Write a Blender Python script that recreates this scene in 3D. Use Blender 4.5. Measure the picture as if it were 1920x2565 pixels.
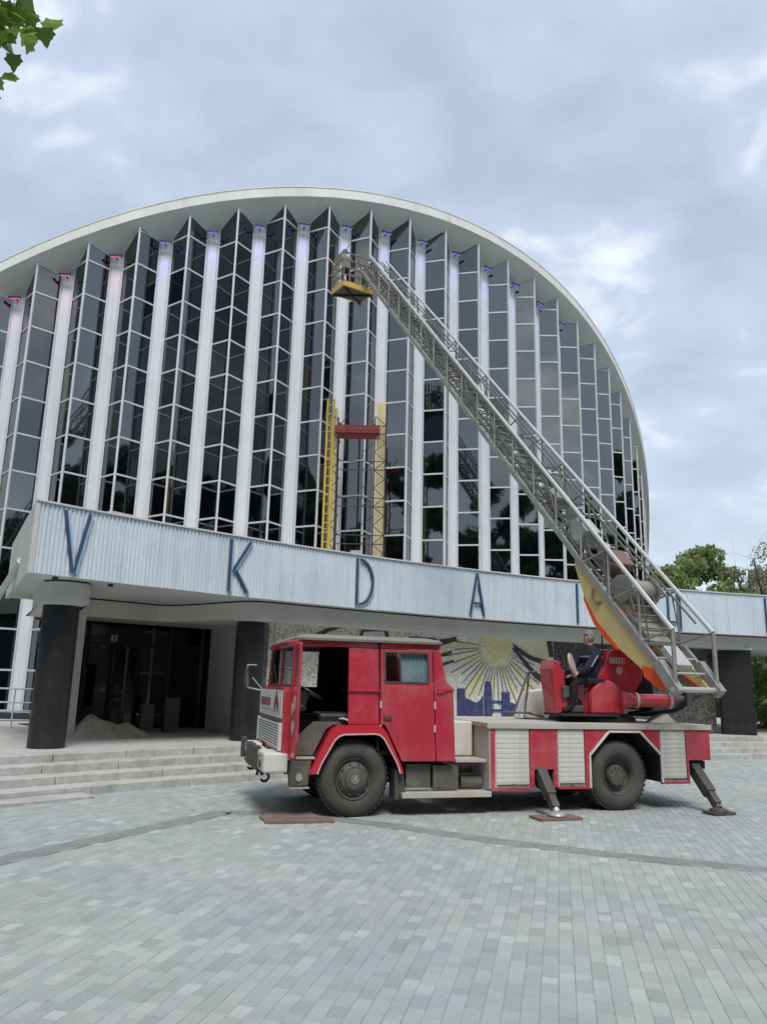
import bpy, bmesh, math, random
from mathutils import Vector, Matrix
import numpy as np
random.seed(7)
for o in list(bpy.data.objects): bpy.data.objects.remove(o)
SC = bpy.context.scene
COL = SC.collection
R = math.radians

# ---------------------------------------------------------------- camera
cam = bpy.data.cameras.new('camera'); camo = bpy.data.objects.new('camera', cam)
COL.objects.link(camo); SC.camera = camo
cam.sensor_fit = 'HORIZONTAL'; cam.sensor_width = 36.0; cam.lens = 36.0*1927.4/1920
cam.clip_start = .1; cam.clip_end = 3000
camo.matrix_world = Matrix.Translation((0, 0, 1.75)) @ Matrix.Rotation(math.pi/2+.221, 4, 'X') @ Matrix.Rotation(.0233, 4, 'Z')
SC.render.resolution_x = 766; SC.render.resolution_y = 1024

# ---------------------------------------------------------------- sky and sun
SUN_EL, SUN_AZ = R(56), R(172)      # azimuth clockwise from +Y
W = bpy.data.worlds.new('World'); SC.world = W; W.use_nodes = True
def build_world():
    nt = W.node_tree; N = nt.nodes; L = nt.links; N.clear()
    out = N.new('ShaderNodeOutputWorld')
    sky = N.new('ShaderNodeTexSky'); sky.sky_type = 'NISHITA'; sky.sun_disc = False
    sky.sun_elevation = SUN_EL; sky.sun_rotation = SUN_AZ; sky.air_density = 1.2; sky.dust_density = 2.0
    b1 = N.new('ShaderNodeBackground'); b1.inputs[1].default_value = .07; L.new(sky.outputs[0], b1.inputs[0])
    tc = N.new('ShaderNodeTexCoord')
    sep = N.new('ShaderNodeSeparateXYZ'); L.new(tc.outputs['Generated'], sep.inputs[0])
    def math_(op, a, b=None, clamp=False):
        m = N.new('ShaderNodeMath'); m.operation = op; m.use_clamp = clamp
        for i, x in enumerate((a, b)):
            if x is None: continue
            if isinstance(x, (int, float)): m.inputs[i].default_value = x
            else: L.new(x, m.inputs[i])
        return m.outputs[0]
    zc = math_('MAXIMUM', sep.outputs[2], 0.0)
    den = math_('ADD', zc, .42)
    px = math_('DIVIDE', sep.outputs[0], den); py = math_('DIVIDE', sep.outputs[1], den)
    comb = N.new('ShaderNodeCombineXYZ'); L.new(px, comb.inputs[0]); L.new(py, comb.inputs[1])
    def noise(scale, det, rough, off, dist=0):
        mp = N.new('ShaderNodeMapping'); mp.inputs['Location'].default_value = off
        mp.inputs['Rotation'].default_value = (0, 0, .5); mp.inputs['Scale'].default_value = (1, 1.35, 1)
        L.new(comb.outputs[0], mp.inputs[0])
        n = N.new('ShaderNodeTexNoise'); n.inputs['Scale'].default_value = scale
        n.inputs['Detail'].default_value = det; n.inputs['Roughness'].default_value = rough
        n.inputs['Distortion'].default_value = dist
        L.new(mp.outputs[0], n.inputs['Vector']); return n.outputs['Fac']
    a = noise(2.3, 6, .48, (0.4, 6.1, 2), .3); b = noise(6.5, 5, .5, (4.3, 3.2, 1), .3)
    m = math_('ADD', math_('MULTIPLY', a, .55), math_('MULTIPLY', b, .45))
    cr = N.new('ShaderNodeValToRGB'); L.new(m, cr.inputs[0])
    e = cr.color_ramp.elements
    e[0].position = .40; e[0].color = (.42, .505, .63, 1)
    e[1].position = .635; e[1].color = (.93, .98, 1.0, 1)
    x = cr.color_ramp.elements.new(.53); x.color = (.515, .61, .755, 1)
    # an overcast sky is paler towards the horizon
    hz = math_('POWER', math_('SUBTRACT', 1.0, zc), 5.0)
    mixc = N.new('ShaderNodeMix'); mixc.data_type = 'RGBA'
    L.new(math_('MULTIPLY', hz, .75), mixc.inputs[0]); L.new(cr.outputs[0], mixc.inputs[6]); mixc.inputs[7].default_value = (.70, .80, .87, 1)
    b2 = N.new('ShaderNodeBackground'); L.new(mixc.outputs[2], b2.inputs[0]); b2.inputs[1].default_value = .635
    ms = N.new('ShaderNodeMixShader'); ms.inputs[0].default_value = .9
    L.new(b1.outputs[0], ms.inputs[1]); L.new(b2.outputs[0], ms.inputs[2]); L.new(ms.outputs[0], out.inputs[0])
build_world()
sl = bpy.data.lights.new('sun', 'SUN'); sl.energy = 1.5; sl.angle = R(22); sl.color = (1, .965, .91)
so = bpy.data.objects.new('sun', sl); COL.objects.link(so)
sd = Vector((math.sin(SUN_AZ)*math.cos(SUN_EL), math.cos(SUN_AZ)*math.cos(SUN_EL), math.sin(SUN_EL)))
so.rotation_euler = (-sd).to_track_quat('-Z', 'Y').to_euler()
SC.view_settings.view_transform = 'Standard'; SC.view_settings.look = 'None'
SC.view_settings.gamma = 1; SC.view_settings.use_curve_mapping = False
SC.view_settings.exposure = .93
SC.render.engine = 'CYCLES'

# ---------------------------------------------------------------- materials
def mat(name, col, rough=.6, metal=0., var=.12, vscale=3., bump=0., bscale=30., ior=1.45, coat=0., dirt=None, dscale=1.3, damt=.5, obj=True, attr=None, alpha=None, trans=0., streak=0., scol=(.3, .3, .3), sscale=5.):
    m = bpy.data.materials.new(name); m.use_nodes = True
    nt = m.node_tree; N = nt.nodes; L = nt.links
    p = N['Principled BSDF']
    p.inputs['Roughness'].default_value = rough; p.inputs['Metallic'].default_value = metal
    p.inputs['IOR'].default_value = ior; p.inputs['Coat Weight'].default_value = coat; p.inputs['Coat Roughness'].default_value = .07
    p.inputs['Transmission Weight'].default_value = trans
    tc = N.new('ShaderNodeTexCoord'); src = tc.outputs['Object']
    def noise(s, det=4, ro=.6):
        n = N.new('ShaderNodeTexNoise'); n.inputs['Scale'].default_value = s; n.inputs['Detail'].default_value = det
        n.inputs['Roughness'].default_value = ro; L.new(src, n.inputs['Vector']); return n.outputs['Fac']
    base = None
    if attr:
        at = N.new('ShaderNodeAttribute'); at.attribute_name = attr; base = at.outputs['Color']
    else:
        rgb = N.new('ShaderNodeRGB'); rgb.outputs[0].default_value = (*col, 1); base = rgb.outputs[0]
    if var > 0:
        mr = N.new('ShaderNodeMapRange'); L.new(noise(vscale, 6, .65), mr.inputs[0])
        mr.inputs[1].default_value = .25; mr.inputs[2].default_value = .75
        mr.inputs[3].default_value = 1-var; mr.inputs[4].default_value = 1+var
        mx = N.new('ShaderNodeVectorMath'); mx.operation = 'SCALE'; L.new(base, mx.inputs[0]); L.new(mr.outputs[0], mx.inputs['Scale'])
        base = mx.outputs[0]
    if dirt:
        mr = N.new('ShaderNodeMapRange'); L.new(noise(dscale, 8, .7), mr.inputs[0])
        mr.inputs[1].default_value = .48; mr.inputs[2].default_value = .72; mr.inputs[3].default_value = 0; mr.inputs[4].default_value = damt
        mx = N.new('ShaderNodeMix'); mx.data_type = 'RGBA'; L.new(mr.outputs[0], mx.inputs[0]); L.new(base, mx.inputs[6]); mx.inputs[7].default_value = (*dirt, 1)
        base = mx.outputs[2]
    if streak > 0:   # rain streaks running down
        mp = N.new('ShaderNodeMapping'); mp.inputs['Scale'].default_value = (sscale, sscale, .22); L.new(src, mp.inputs[0])
        n = N.new('ShaderNodeTexNoise'); n.inputs['Scale'].default_value = 1.0; n.inputs['Detail'].default_value = 6; n.inputs['Roughness'].default_value = .7; L.new(mp.outputs[0], n.inputs['Vector'])
        mr = N.new('ShaderNodeMapRange'); L.new(n.outputs['Fac'], mr.inputs[0]); mr.inputs[1].default_value = .5; mr.inputs[2].default_value = .75; mr.inputs[4].default_value = streak
        mx = N.new('ShaderNodeMix'); mx.data_type = 'RGBA'; L.new(mr.outputs[0], mx.inputs[0]); L.new(base, mx.inputs[6]); mx.inputs[7].default_value = (*scol, 1)
        base = mx.outputs[2]
    L.new(base, p.inputs['Base Color'])
    if bump > 0:
        bp = N.new('ShaderNodeBump'); bp.inputs['Strength'].default_value = bump; bp.inputs['Distance'].default_value = .02
        L.new(noise(bscale, 5, .6), bp.inputs['Height']); L.new(bp.outputs[0], p.inputs['Normal'])
    return m
M = {}
M['white_paint'] = mat('white_paint', (.62, .64, .63), .55, var=.06, vscale=1.5, dirt=(.42, .43, .41), dscale=.8, damt=.35)
M['pier_paint'] = mat('pier_paint', (.66, .68, .72), .5, var=.05, vscale=1.2, dirt=(.48, .50, .54), dscale=.9, damt=.35, streak=.5, scol=(.42, .43, .45), sscale=5)
M['frame_paint'] = mat('frame_paint', (.55, .58, .60), .5, var=.08, dirt=(.35, .37, .38), dscale=2, damt=.4)
M['soffit'] = mat('soffit_plaster', (.60, .63, .60), .8, var=.06, vscale=.6, dirt=(.48, .51, .47), dscale=.5, damt=.5, bump=.08, bscale=8)
M['fascia_roof'] = mat('roof_fascia', (.70, .72, .68), .7, var=.07, vscale=.5, dirt=(.5, .52, .48), dscale=.4, damt=.5, bump=.05, streak=.45, scol=(.42, .43, .40), sscale=1.6)
M['roofing'] = mat('roofing', (.35, .36, .36), .8)
M['plaster'] = mat('plaster', (.60, .60, .57), .75, var=.06, vscale=1.2, dirt=(.46, .46, .43), dscale=.9, damt=.5, bump=.06)
M['canopy_white'] = mat('canopy_soffit', (.56, .57, .55), .7, var=.08, vscale=.8, dirt=(.42, .43, .41), dscale=.6, damt=.6)
M['corrugated'] = mat('corrugated_sheet', (.68, .76, .82), .38, var=.08, vscale=.9, dirt=(.52, .60, .67), dscale=.7, damt=.5, metal=.15, bump=.05, bscale=2.5, streak=.6, scol=(.42, .48, .52), sscale=4)
M['letter_blue'] = mat('letter_blue', (.04, .085, .155), .45, var=.15)
M['letter_lit_side'] = mat('letter_lit_side', (.36, .50, .62), .4, var=.1)
M['black_col'] = mat('column_black', (.014, .015, .017), .42, var=.3, vscale=1.5, bump=.06, bscale=5, dirt=(.035, .036, .036), dscale=3, damt=.6, streak=.5, scol=(.03, .031, .032))
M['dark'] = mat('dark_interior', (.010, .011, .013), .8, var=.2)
M['darkframe'] = mat('dark_frame', (.03, .031, .034), .45, var=.2)
M['granite'] = mat('granite', (.44, .44, .415), .75, var=.22, vscale=9, dirt=(.25, .255, .23), dscale=1.6, damt=.75, streak=.5, scol=(.24, .24, .22), sscale=3, bump=.12, bscale=50)
M['podium'] = mat('podium_paving', (.44, .44, .41), .8, var=.15, vscale=5, dirt=(.30, .30, .28), dscale=.7, damt=.6, bump=.1)
M['paver'] = mat('paver', (.3, .3, .3), .8, var=.26, vscale=75, dirt=(.29, .30, .285), dscale=.55, damt=.6, bump=.25, bscale=140, attr='tint')
M['joint'] = mat('joint_sand', (.33, .345, .325), .95, var=.15, vscale=9, bump=.2, dirt=(.13, .135, .125), dscale=1.7, damt=.95)
M['sand'] = mat('sand', (.38, .33, .245), .95, var=.35, vscale=7, dirt=(.22, .19, .14), dscale=4, damt=.8, bump=1.0, bscale=14)
M['red'] = mat('red_paint', (.42, .026, .046), .36, var=.10, vscale=1.6, dirt=(.46, .13, .145), dscale=1.5, damt=.8, coat=.65, bump=.10, bscale=2.2, streak=.35, scol=(.30, .05, .055), sscale=6)
M['red2'] = mat('red_paint_bright', (.50, .014, .030), .36, var=.10, vscale=2, dirt=(.34, .02, .035), dscale=1.5, damt=.6, coat=.65, bump=.08, bscale=3)
M['pinktrim'] = mat('faded_trim', (.52, .38, .38), .6, var=.15, vscale=6)
M['truck_white'] = mat('truck_white', (.60, .60, .56), .5, var=.08, vscale=3, dirt=(.42, .40, .36), dscale=2.2, damt=.6, streak=.4, scol=(.38, .35, .31), sscale=7)
M['cream'] = mat('cream_metal', (.46, .43, .38), .6, var=.12, vscale=4, dirt=(.30, .27, .23), dscale=2, damt=.6)
M['cabroof'] = mat('cab_roof', (.21, .205, .18), .65, var=.12, vscale=2, dirt=(.2, .2, .17), dscale=1.5, damt=.6)
M['rubber'] = mat('tyre_rubber', (.062, .059, .054), .85, var=.2, vscale=6, dirt=(.13, .12, .108), dscale=2.5, damt=.7, bump=.15)
M['rim'] = mat('wheel_rim', (.09, .088, .08), .6, var=.2, vscale=8, dirt=(.12, .11, .10), dscale=4, damt=.6)
M['hub'] = mat('hub_steel', (.12, .118, .11), .45, .5, var=.2, vscale=9)
M['emblem'] = mat('emblem', (.55, .55, .55), .35, .6)
M['chassis'] = mat('chassis', (.028, .027, .026), .7, var=.3, dirt=(.07, .06, .05), dscale=3, damt=.6)
M['undertank'] = mat('tank_grime', (.12, .11, .095), .75, var=.3, vscale=5, dirt=(.06, .055, .05), dscale=3, damt=.7)
M['outrigger'] = mat('outrigger_steel', (.075, .07, .062), .6, .2, var=.25, dirt=(.14, .12, .10), dscale=4, damt=.5)
M['ladder'] = mat('ladder_steel', (.33, .325, .295), .5, .35, var=.25, vscale=5, dirt=(.13, .12, .10), dscale=4, damt=.6)
M['ladder_top'] = mat('ladder_rail', (.50, .51, .50), .45, .25, var=.12, vscale=4, dirt=(.30, .30, .28), dscale=4, damt=.5)
M['ladder_in'] = mat('ladder_inner', (.24, .235, .21), .55, .3, var=.3, vscale=5, dirt=(.08, .075, .06), dscale=5, damt=.7)
M['yellow'] = mat('yellow_faded', (.60, .46, .19), .55, var=.12, vscale=3, dirt=(.50, .45, .28), dscale=1.4, damt=.7)
M['orange'] = mat('orange_paint', (.75, .09, .018), .45, var=.1, vscale=3)
M['basket_yellow'] = mat('basket_yellow', (.58, .40, .09), .55, var=.15, vscale=6, dirt=(.35, .22, .09), dscale=5, damt=.6)
M['basket_steel'] = mat('basket_steel', (.24, .23, .17), .6, .3, var=.3)
M['basket_floor'] = mat('basket_floor', (.10, .11, .09), .8, var=.3, vscale=6)
M['scaf_yellow'] = mat('scaffold_yellow', (.55, .40, .06), .55, var=.15)
M['scaf_dark'] = mat('scaffold_dark', (.06, .045, .065), .6, .2, var=.3)
M['scaf_red'] = mat('scaffold_red', (.24, .045, .035), .65, var=.2, vscale=5)
M['scaf_cream'] = mat('scaffold_board', (.66, .55, .30), .7, var=.08, vscale=3)
M['wood'] = mat('old_plank', (.19, .15, .13), .85, var=.25, vscale=8, dirt=(.28, .24, .22), dscale=5, damt=.6, bump=.2)
M['wood_red'] = mat('worn_board', (.20, .125, .11), .85, var=.25, vscale=8, bump=.2)
M['navy'] = mat('navy_cloth', (.014, .017, .034), .9, var=.25, vscale=9, bump=.9, bscale=14)
M['blackcloth'] = mat('black_cloth', (.010, .010, .011), .9, var=.25)
M['palecloth'] = mat('pale_cloth', (.22, .22, .21), .9, var=.2, vscale=12, bump=.9, bscale=14)
M['stripe'] = mat('reflective_stripe', (.24, .24, .28), .5, var=.1)
M['skin'] = mat('skin', (.45, .27, .20), .55, var=.08)
M['grey_hair'] = mat('grey_hair', (.19, .18, .17), .9, var=.35, vscale=40)
M['dark_hair'] = mat('dark_hair', (.02, .018, .015), .9, var=.3)
M['shoe'] = mat('shoe', (.012, .012, .012), .6)
M['vinyl'] = mat('black_vinyl', (.018, .02, .026), .35, var=.2)
M['rag'] = mat('rag', (.48, .36, .37), .9, var=.3, vscale=20)
M['maroon'] = mat('maroon_print', (.16, .015, .025), .6, var=.1)
M['greyprint'] = mat('grey_print', (.33, .31, .30), .6, var=.1)
M['curtain'] = mat('curtain', (.45, .54, .58), .8, var=.2, vscale=5)
M['bark'] = mat('bark', (.10, .085, .07), .95, var=.3, vscale=6, bump=.5, bscale=14)
M['lampbody'] = mat('lamp_body', (.03, .03, .035), .5)
M['rail_white'] = mat('railing_white', (.50, .52, .53), .5, var=.1)
M['teal'] = mat('teal_sheet', (.015, .055, .07), .6, var=.2)
M['greybox'] = mat('grey_board', (.10, .10, .105), .7, var=.2)
M['asphalt'] = mat('asphalt', (.06, .06, .06), .9)

def glass_facade(name, col, ior):
    m = bpy.data.materials.new(name); m.use_nodes = True; nt = m.node_tree; N = nt.nodes; L = nt.links; p = N['Principled BSDF']
    p.inputs['Base Color'].default_value = (*col, 1); p.inputs['Roughness'].default_value = .025
    oi = N.new('ShaderNodeObjectInfo'); mr = N.new('ShaderNodeMapRange'); L.new(oi.outputs['Random'], mr.inputs[0]); mr.inputs[3].default_value = ior-.22; mr.inputs[4].default_value = ior+.22; L.new(mr.outputs[0], p.inputs['IOR'])
    g = N.new('ShaderNodeNewGeometry'); n = N.new('ShaderNodeTexNoise'); n.inputs['Scale'].default_value = .55; n.inputs['Detail'].default_value = 1.5
    L.new(g.outputs['Position'], n.inputs['Vector'])
    b = N.new('ShaderNodeBump'); b.inputs['Strength'].default_value = .16; b.inputs['Distance'].default_value = .05
    L.new(n.outputs['Fac'], b.inputs['Height']); L.new(b.outputs[0], p.inputs['Normal'])
    return m
M['pane'] = glass_facade('facade_glass', (.002, .003, .004), 2.3)
M['pane_dark'] = glass_facade('facade_glass_dark', (.004, .005, .009), 1.35)
def clear_glass(name, tint, ior=1.45, fac=.75):
    m = bpy.data.materials.new(name); m.use_nodes = True; nt = m.node_tree; N = nt.nodes; L = nt.links
    N.remove(N['Principled BSDF']); out = N['Material Output']
    t = N.new('ShaderNodeBsdfTransparent'); t.inputs[0].default_value = (*tint, 1)
    g = N.new('ShaderNodeBsdfGlossy'); g.inputs['Roughness'].default_value = .03
    lw = N.new('ShaderNodeLayerWeight'); lw.inputs[0].default_value = .5
    pw = N.new('ShaderNodeMath'); pw.operation = 'POWER'; L.new(lw.outputs['Facing'], pw.inputs[0]); pw.inputs[1].default_value = 4
    f = N.new('ShaderNodeMapRange'); L.new(pw.outputs[0], f.inputs[0]); f.inputs[3].default_value = .07; f.inputs[4].default_value = .85
    mx = N.new('ShaderNodeMixShader'); L.new(f.outputs[0], mx.inputs[0]); L.new(t.outputs[0], mx.inputs[1]); L.new(g.outputs[0], mx.inputs[2])
    L.new(mx.outputs[0], out.inputs[0]); return m
M['glass'] = clear_glass('cab_glass', (.62, .68, .68), 1.6)
M['doorglass'] = clear_glass('door_glass', (.35, .38, .40), 1.6)
def emit(name, col, s):
    m = bpy.data.materials.new(name); m.use_nodes = True; p = m.node_tree.nodes['Principled BSDF']
    p.inputs['Base Color'].default_value = (.02, .02, .02, 1); p.inputs['Emission Color'].default_value = (*col, 1); p.inputs['Emission Strength'].default_value = s
    return m
M['led_violet'] = emit('led_violet', (.25, .18, 1.0), .5)
M['led_pink'] = emit('led_pink', (1.0, .15, .30), .5)
def leafmat(name, a, b, rough=.55):
    m = bpy.data.materials.new(name); m.use_nodes = True; nt = m.node_tree; N = nt.nodes; L = nt.links; p = N['Principled BSDF']
    p.inputs['Roughness'].default_value = rough
    at = N.new('ShaderNodeAttribute'); at.attribute_name = 'tint'
    mx = N.new('ShaderNodeMix'); mx.data_type = 'RGBA'; L.new(at.outputs['Fac'], mx.inputs[0]); mx.inputs[6].default_value = (*a, 1); mx.inputs[7].default_value = (*b, 1)
    L.new(mx.outputs[2], p.inputs['Base Color'])
    tr = N.new('ShaderNodeBsdfTranslucent'); L.new(mx.outputs[2], tr.inputs[0])
    ms = N.new('ShaderNodeMixShader'); ms.inputs[0].default_value = .45; L.new(p.outputs[0], ms.inputs[1]); L.new(tr.outputs[0], ms.inputs[2])
    L.new(ms.outputs[0], N['Material Output'].inputs[0]); return m
M['leaf_green'] = leafmat('leaf_green', (.15, .22, .07), (.30, .36, .14))
M['leaf_dark'] = leafmat('leaf_dark', (.03, .055, .02), (.07, .11, .03))
M['leaf_sparse'] = leafmat('leaf_sparse', (.22, .24, .16), (.34, .36, .25))
M['leaf_near'] = leafmat('leaf_near', (.10, .20, .03), (.28, .40, .07))
def mosaic(name, cols, scale, grout=(.30, .29, .26), gw=.06):
    m = bpy.data.materials.new(name); m.use_nodes = True; nt = m.node_tree; N = nt.nodes; L = nt.links; p = N['Principled BSDF']
    p.inputs['Roughness'].default_value = .45
    tc = N.new('ShaderNodeTexCoord')
    v = N.new('ShaderNodeTexVoronoi'); v.inputs['Scale'].default_value = scale; L.new(tc.outputs['Object'], v.inputs['Vector'])
    cr = N.new('ShaderNodeValToRGB'); cr.color_ramp.interpolation = 'CONSTANT'
    sp = N.new('ShaderNodeSeparateColor'); L.new(v.outputs['Color'], sp.inputs[0]); L.new(sp.outputs[0], cr.inputs[0])
    els = cr.color_ramp.elements
    for i, c in enumerate(cols):
        el = els[i] if i < 2 else els.new(i/len(cols))
        el.position = i/len(cols); el.color = (*c, 1)
    d = N.new('ShaderNodeTexVoronoi'); d.feature = 'DISTANCE_TO_EDGE'; d.inputs['Scale'].default_value = scale; L.new(tc.outputs['Object'], d.inputs['Vector'])
    lt = N.new('ShaderNodeMath'); lt.operation = 'LESS_THAN'; lt.inputs[1].default_value = gw; L.new(d.outputs['Distance'], lt.inputs[0])
    mx = N.new('ShaderNodeMix'); mx.data_type = 'RGBA'; L.new(lt.outputs[0], mx.inputs[0]); L.new(cr.outputs[0], mx.inputs[6]); mx.inputs[7].default_value = (*grout, 1)
    L.new(mx.outputs[2], p.inputs['Base Color'])
    b = N.new('ShaderNodeBump'); b.inputs['Strength'].default_value = .15; b.inputs['Distance'].default_value = .01; L.new(d.outputs['Distance'], b.inputs['Height']); L.new(b.outputs[0], p.inputs['Normal'])
    return m
M['mos_pale'] = mosaic('mosaic_pale', [(.80, .79, .72), (.73, .71, .63), (.86, .85, .82), (.70, .68, .62)], 16, grout=(.6, .59, .55))
M['mos_stone'] = mosaic('mosaic_stone', [(.64, .64, .58), (.76, .75, .66), (.40, .40, .35), (.82, .80, .71)], 20, grout=(.42, .41, .37))
M['mos_dark'] = mosaic('mosaic_dark', [(.05, .055, .05), (.09, .095, .08), (.035, .035, .035), (.15, .15, .12)], 18, grout=(.06, .06, .055))
M['mos_black'] = mosaic('mosaic_black', [(.03, .032, .03), (.05, .055, .045), (.025, .025, .025), (.07, .07, .06)], 22, grout=(.05, .05, .045))
M['mos_yellow'] = mosaic('mosaic_yellow', [(.82, .74, .38), (.84, .79, .54), (.78, .68, .30), (.85, .82, .68)], 20, grout=(.55, .5, .32))
M['mos_blue'] = mosaic('mosaic_blue', [(.035, .045, .17), (.05, .06, .21), (.03, .035, .12), (.08, .09, .23)], 22, grout=(.07, .08, .14))
M['mos_grey'] = mosaic('mosaic_grey', [(.66, .64, .70), (.74, .72, .76), (.54, .53, .58), (.80, .79, .77)], 20, grout=(.5, .49, .5))
M['mos_cream'] = mosaic('mosaic_cream', [(.82, .77, .54), (.85, .80, .62), (.80, .75, .56), (.86, .83, .70)], 18, grout=(.6, .56, .45))

# ---------------------------------------------------------------- mesh helpers
class MB:
    def __init__(s): s.v = []; s.f = []; s.t = []
    def add(s, vs, fs, tint=None):
        b = len(s.v); s.v += [tuple(map(float, p)) for p in vs]; s.f += [tuple(b+i for i in f) for f in fs]
        if tint is not None: s.t += [tint]*len(fs)
    def box(s, x0, x1, y0, y1, z0, z1, tint=None):
        s.add([(x0, y0, z0), (x1, y0, z0), (x1, y1, z0), (x0, y1, z0), (x0, y0, z1), (x1, y0, z1), (x1, y1, z1), (x0, y1, z1)],
              [(3, 2, 1, 0), (4, 5, 6, 7), (0, 1, 5, 4), (1, 2, 6, 5), (2, 3, 7, 6), (3, 0, 4, 7)], tint); return s
    def beam(s, p0, p1, w, h=None, up=(0, 0, 1)):
        h = h or w; p0 = Vector(p0); p1 = Vector(p1); a = (p1-p0).normalized(); u = Vector(up)
        if abs(a.dot(u)) > .97: u = Vector((1, 0, 0))
        x = a.cross(u).normalized()*w/2; y = x.cross(a).normalized()*h/2
        vs = [p+sx*x+sy*y for p in (p0, p1) for sx, sy in ((-1, -1), (1, -1), (1, 1), (-1, 1))]
        s.add(vs, [(3, 2, 1, 0), (4, 5, 6, 7), (0, 1, 5, 4), (1, 2, 6, 5), (2, 3, 7, 6), (3, 0, 4, 7)]); return s
    def tube(s, p0, p1, r, r2=None, n=8):
        r2 = r if r2 is None else r2; p0 = Vector(p0); p1 = Vector(p1); a = (p1-p0).normalized(); u = Vector((0, 0, 1))
        if abs(a.dot(u)) > .97: u = Vector((1, 0, 0))
        x = a.cross(u).normalized(); y = x.cross(a)
        vs = [p+(x*math.cos(k*2*math.pi/n)+y*math.sin(k*2*math.pi/n))*rr for p, rr in ((p0, r), (p1, r2)) for k in range(n)]
        fs = [(k, (k+1) % n, n+(k+1) % n, n+k) for k in range(n)]+[tuple(range(n-1, -1, -1)), tuple(range(n, 2*n))]
        s.add(vs, fs); return s
    def path(s, pts, r, n=6):
        for a, b in zip(pts, pts[1:]): s.tube(a, b, r, n=n)
        return s
    def extrude(s, poly, vec):
        n = len(poly); v = Vector(vec); vs = [Vector(p) for p in poly]+[Vector(p)+v for p in poly]
        s.add(vs, [tuple(range(n-1, -1, -1)), tuple(range(n, 2*n))]+[(k, (k+1) % n, n+(k+1) % n, n+k) for k in range(n)]); return s
    def loft(s, a, b):   # two rings of equal length
        n = len(a); s.add(list(a)+list(b), [(k, (k+1) % n, n+(k+1) % n, n+k) for k in range(n)]); return s
    def lathe(s, prof, origin, axis, n=40):  # prof: (radius, offset along axis)
        o = Vector(origin); a = Vector(axis).normalized(); u = Vector((0, 0, 1)) if abs(a.z) < .9 else Vector((1, 0, 0))
        x = a.cross(u).normalized(); y = x.cross(a); m = len(prof)
        vs = [o+a*h+(x*math.cos(k*2*math.pi/n)+y*math.sin(k*2*math.pi/n))*r for k in range(n) for r, h in prof]
        fs = [(k*m+j, k*m+j+1, ((k+1) % n)*m+j+1, ((k+1) % n)*m+j) for k in range(n) for j in range(m-1)]
        s.add(vs, fs); return s
    def ell(s, c, rx, ry, rz, n=14, m=9, jit=0):
        c = Vector(c); vs = []; fs = []
        for j in range(m+1):
            t = math.pi*j/m
            for k in range(n):
                q = 1+random.uniform(-jit, jit); f = 2*math.pi*k/n
                vs.append(c+Vector((rx*math.sin(t)*math.cos(f)*q, ry*math.sin(t)*math.sin(f)*q, rz*math.cos(t)*q)))
        for j in range(m):
            for k in range(n): fs.append((j*n+k, (j+1)*n+k, (j+1)*n+(k+1) % n, j*n+(k+1) % n))
        s.add(vs, fs); return s
    def mesh(s, name):
        me = bpy.data.meshes.new(name); me.from_pydata(s.v, [], s.f)
        bm = bmesh.new(); bm.from_mesh(me)
        if not s.t: bmesh.ops.recalc_face_normals(bm, faces=bm.faces)
        bm.to_mesh(me); bm.free()
        if s.t:
            ca = me.color_attributes.new('tint', 'FLOAT_COLOR', 'CORNER')
            arr = np.empty((len(me.loops), 4), np.float32)
            k = 0
            for p, t in zip(me.polygons, s.t): arr[p.loop_start:p.loop_start+p.loop_total] = t
            ca.data.foreach_set('color', arr.ravel())
        return me
    def build(s, name, m, parent=None, smooth=False, bevel=0):
        return link(name, s.mesh(name), m, parent, smooth, bevel)
def link(name, me, m, parent=None, smooth=False, bevel=0):
    if not me.materials: me.materials.append(M[m] if isinstance(m, str) else m)
    o = bpy.data.objects.new(name, me); COL.objects.link(o)
    if parent: o.parent = parent
    if smooth:
        me.polygons.foreach_set('use_smooth', [True]*len(me.polygons))
        try: me.set_sharp_from_angle(angle=R(38))
        except Exception: pass
    if bevel:
        b = o.modifiers.new('bevel', 'BEVEL'); b.width = bevel; b.segments = 2; b.limit_method = 'ANGLE'; b.angle_limit = R(35)
    return o
def tag(o, label=None, cat=None, group=None, kind=None):
    for k, x in (('label', label), ('category', cat), ('group', group), ('kind', kind)):
        if x: o[k] = x
    return o
def thing(name, label, cat, loc=(0, 0, 0), rz=0, group=None):
    o = bpy.data.objects.new(name, None); COL.objects.link(o); o.location = loc; o.rotation_euler = (0, 0, rz)
    o.empty_display_size = .3
    return tag(o, label, cat, group)
def copy_tree(o, parent=None):
    c = o.copy(); COL.objects.link(c); c.parent = parent
    for ch in list(o.children): copy_tree(ch, c)
    return c

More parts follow.
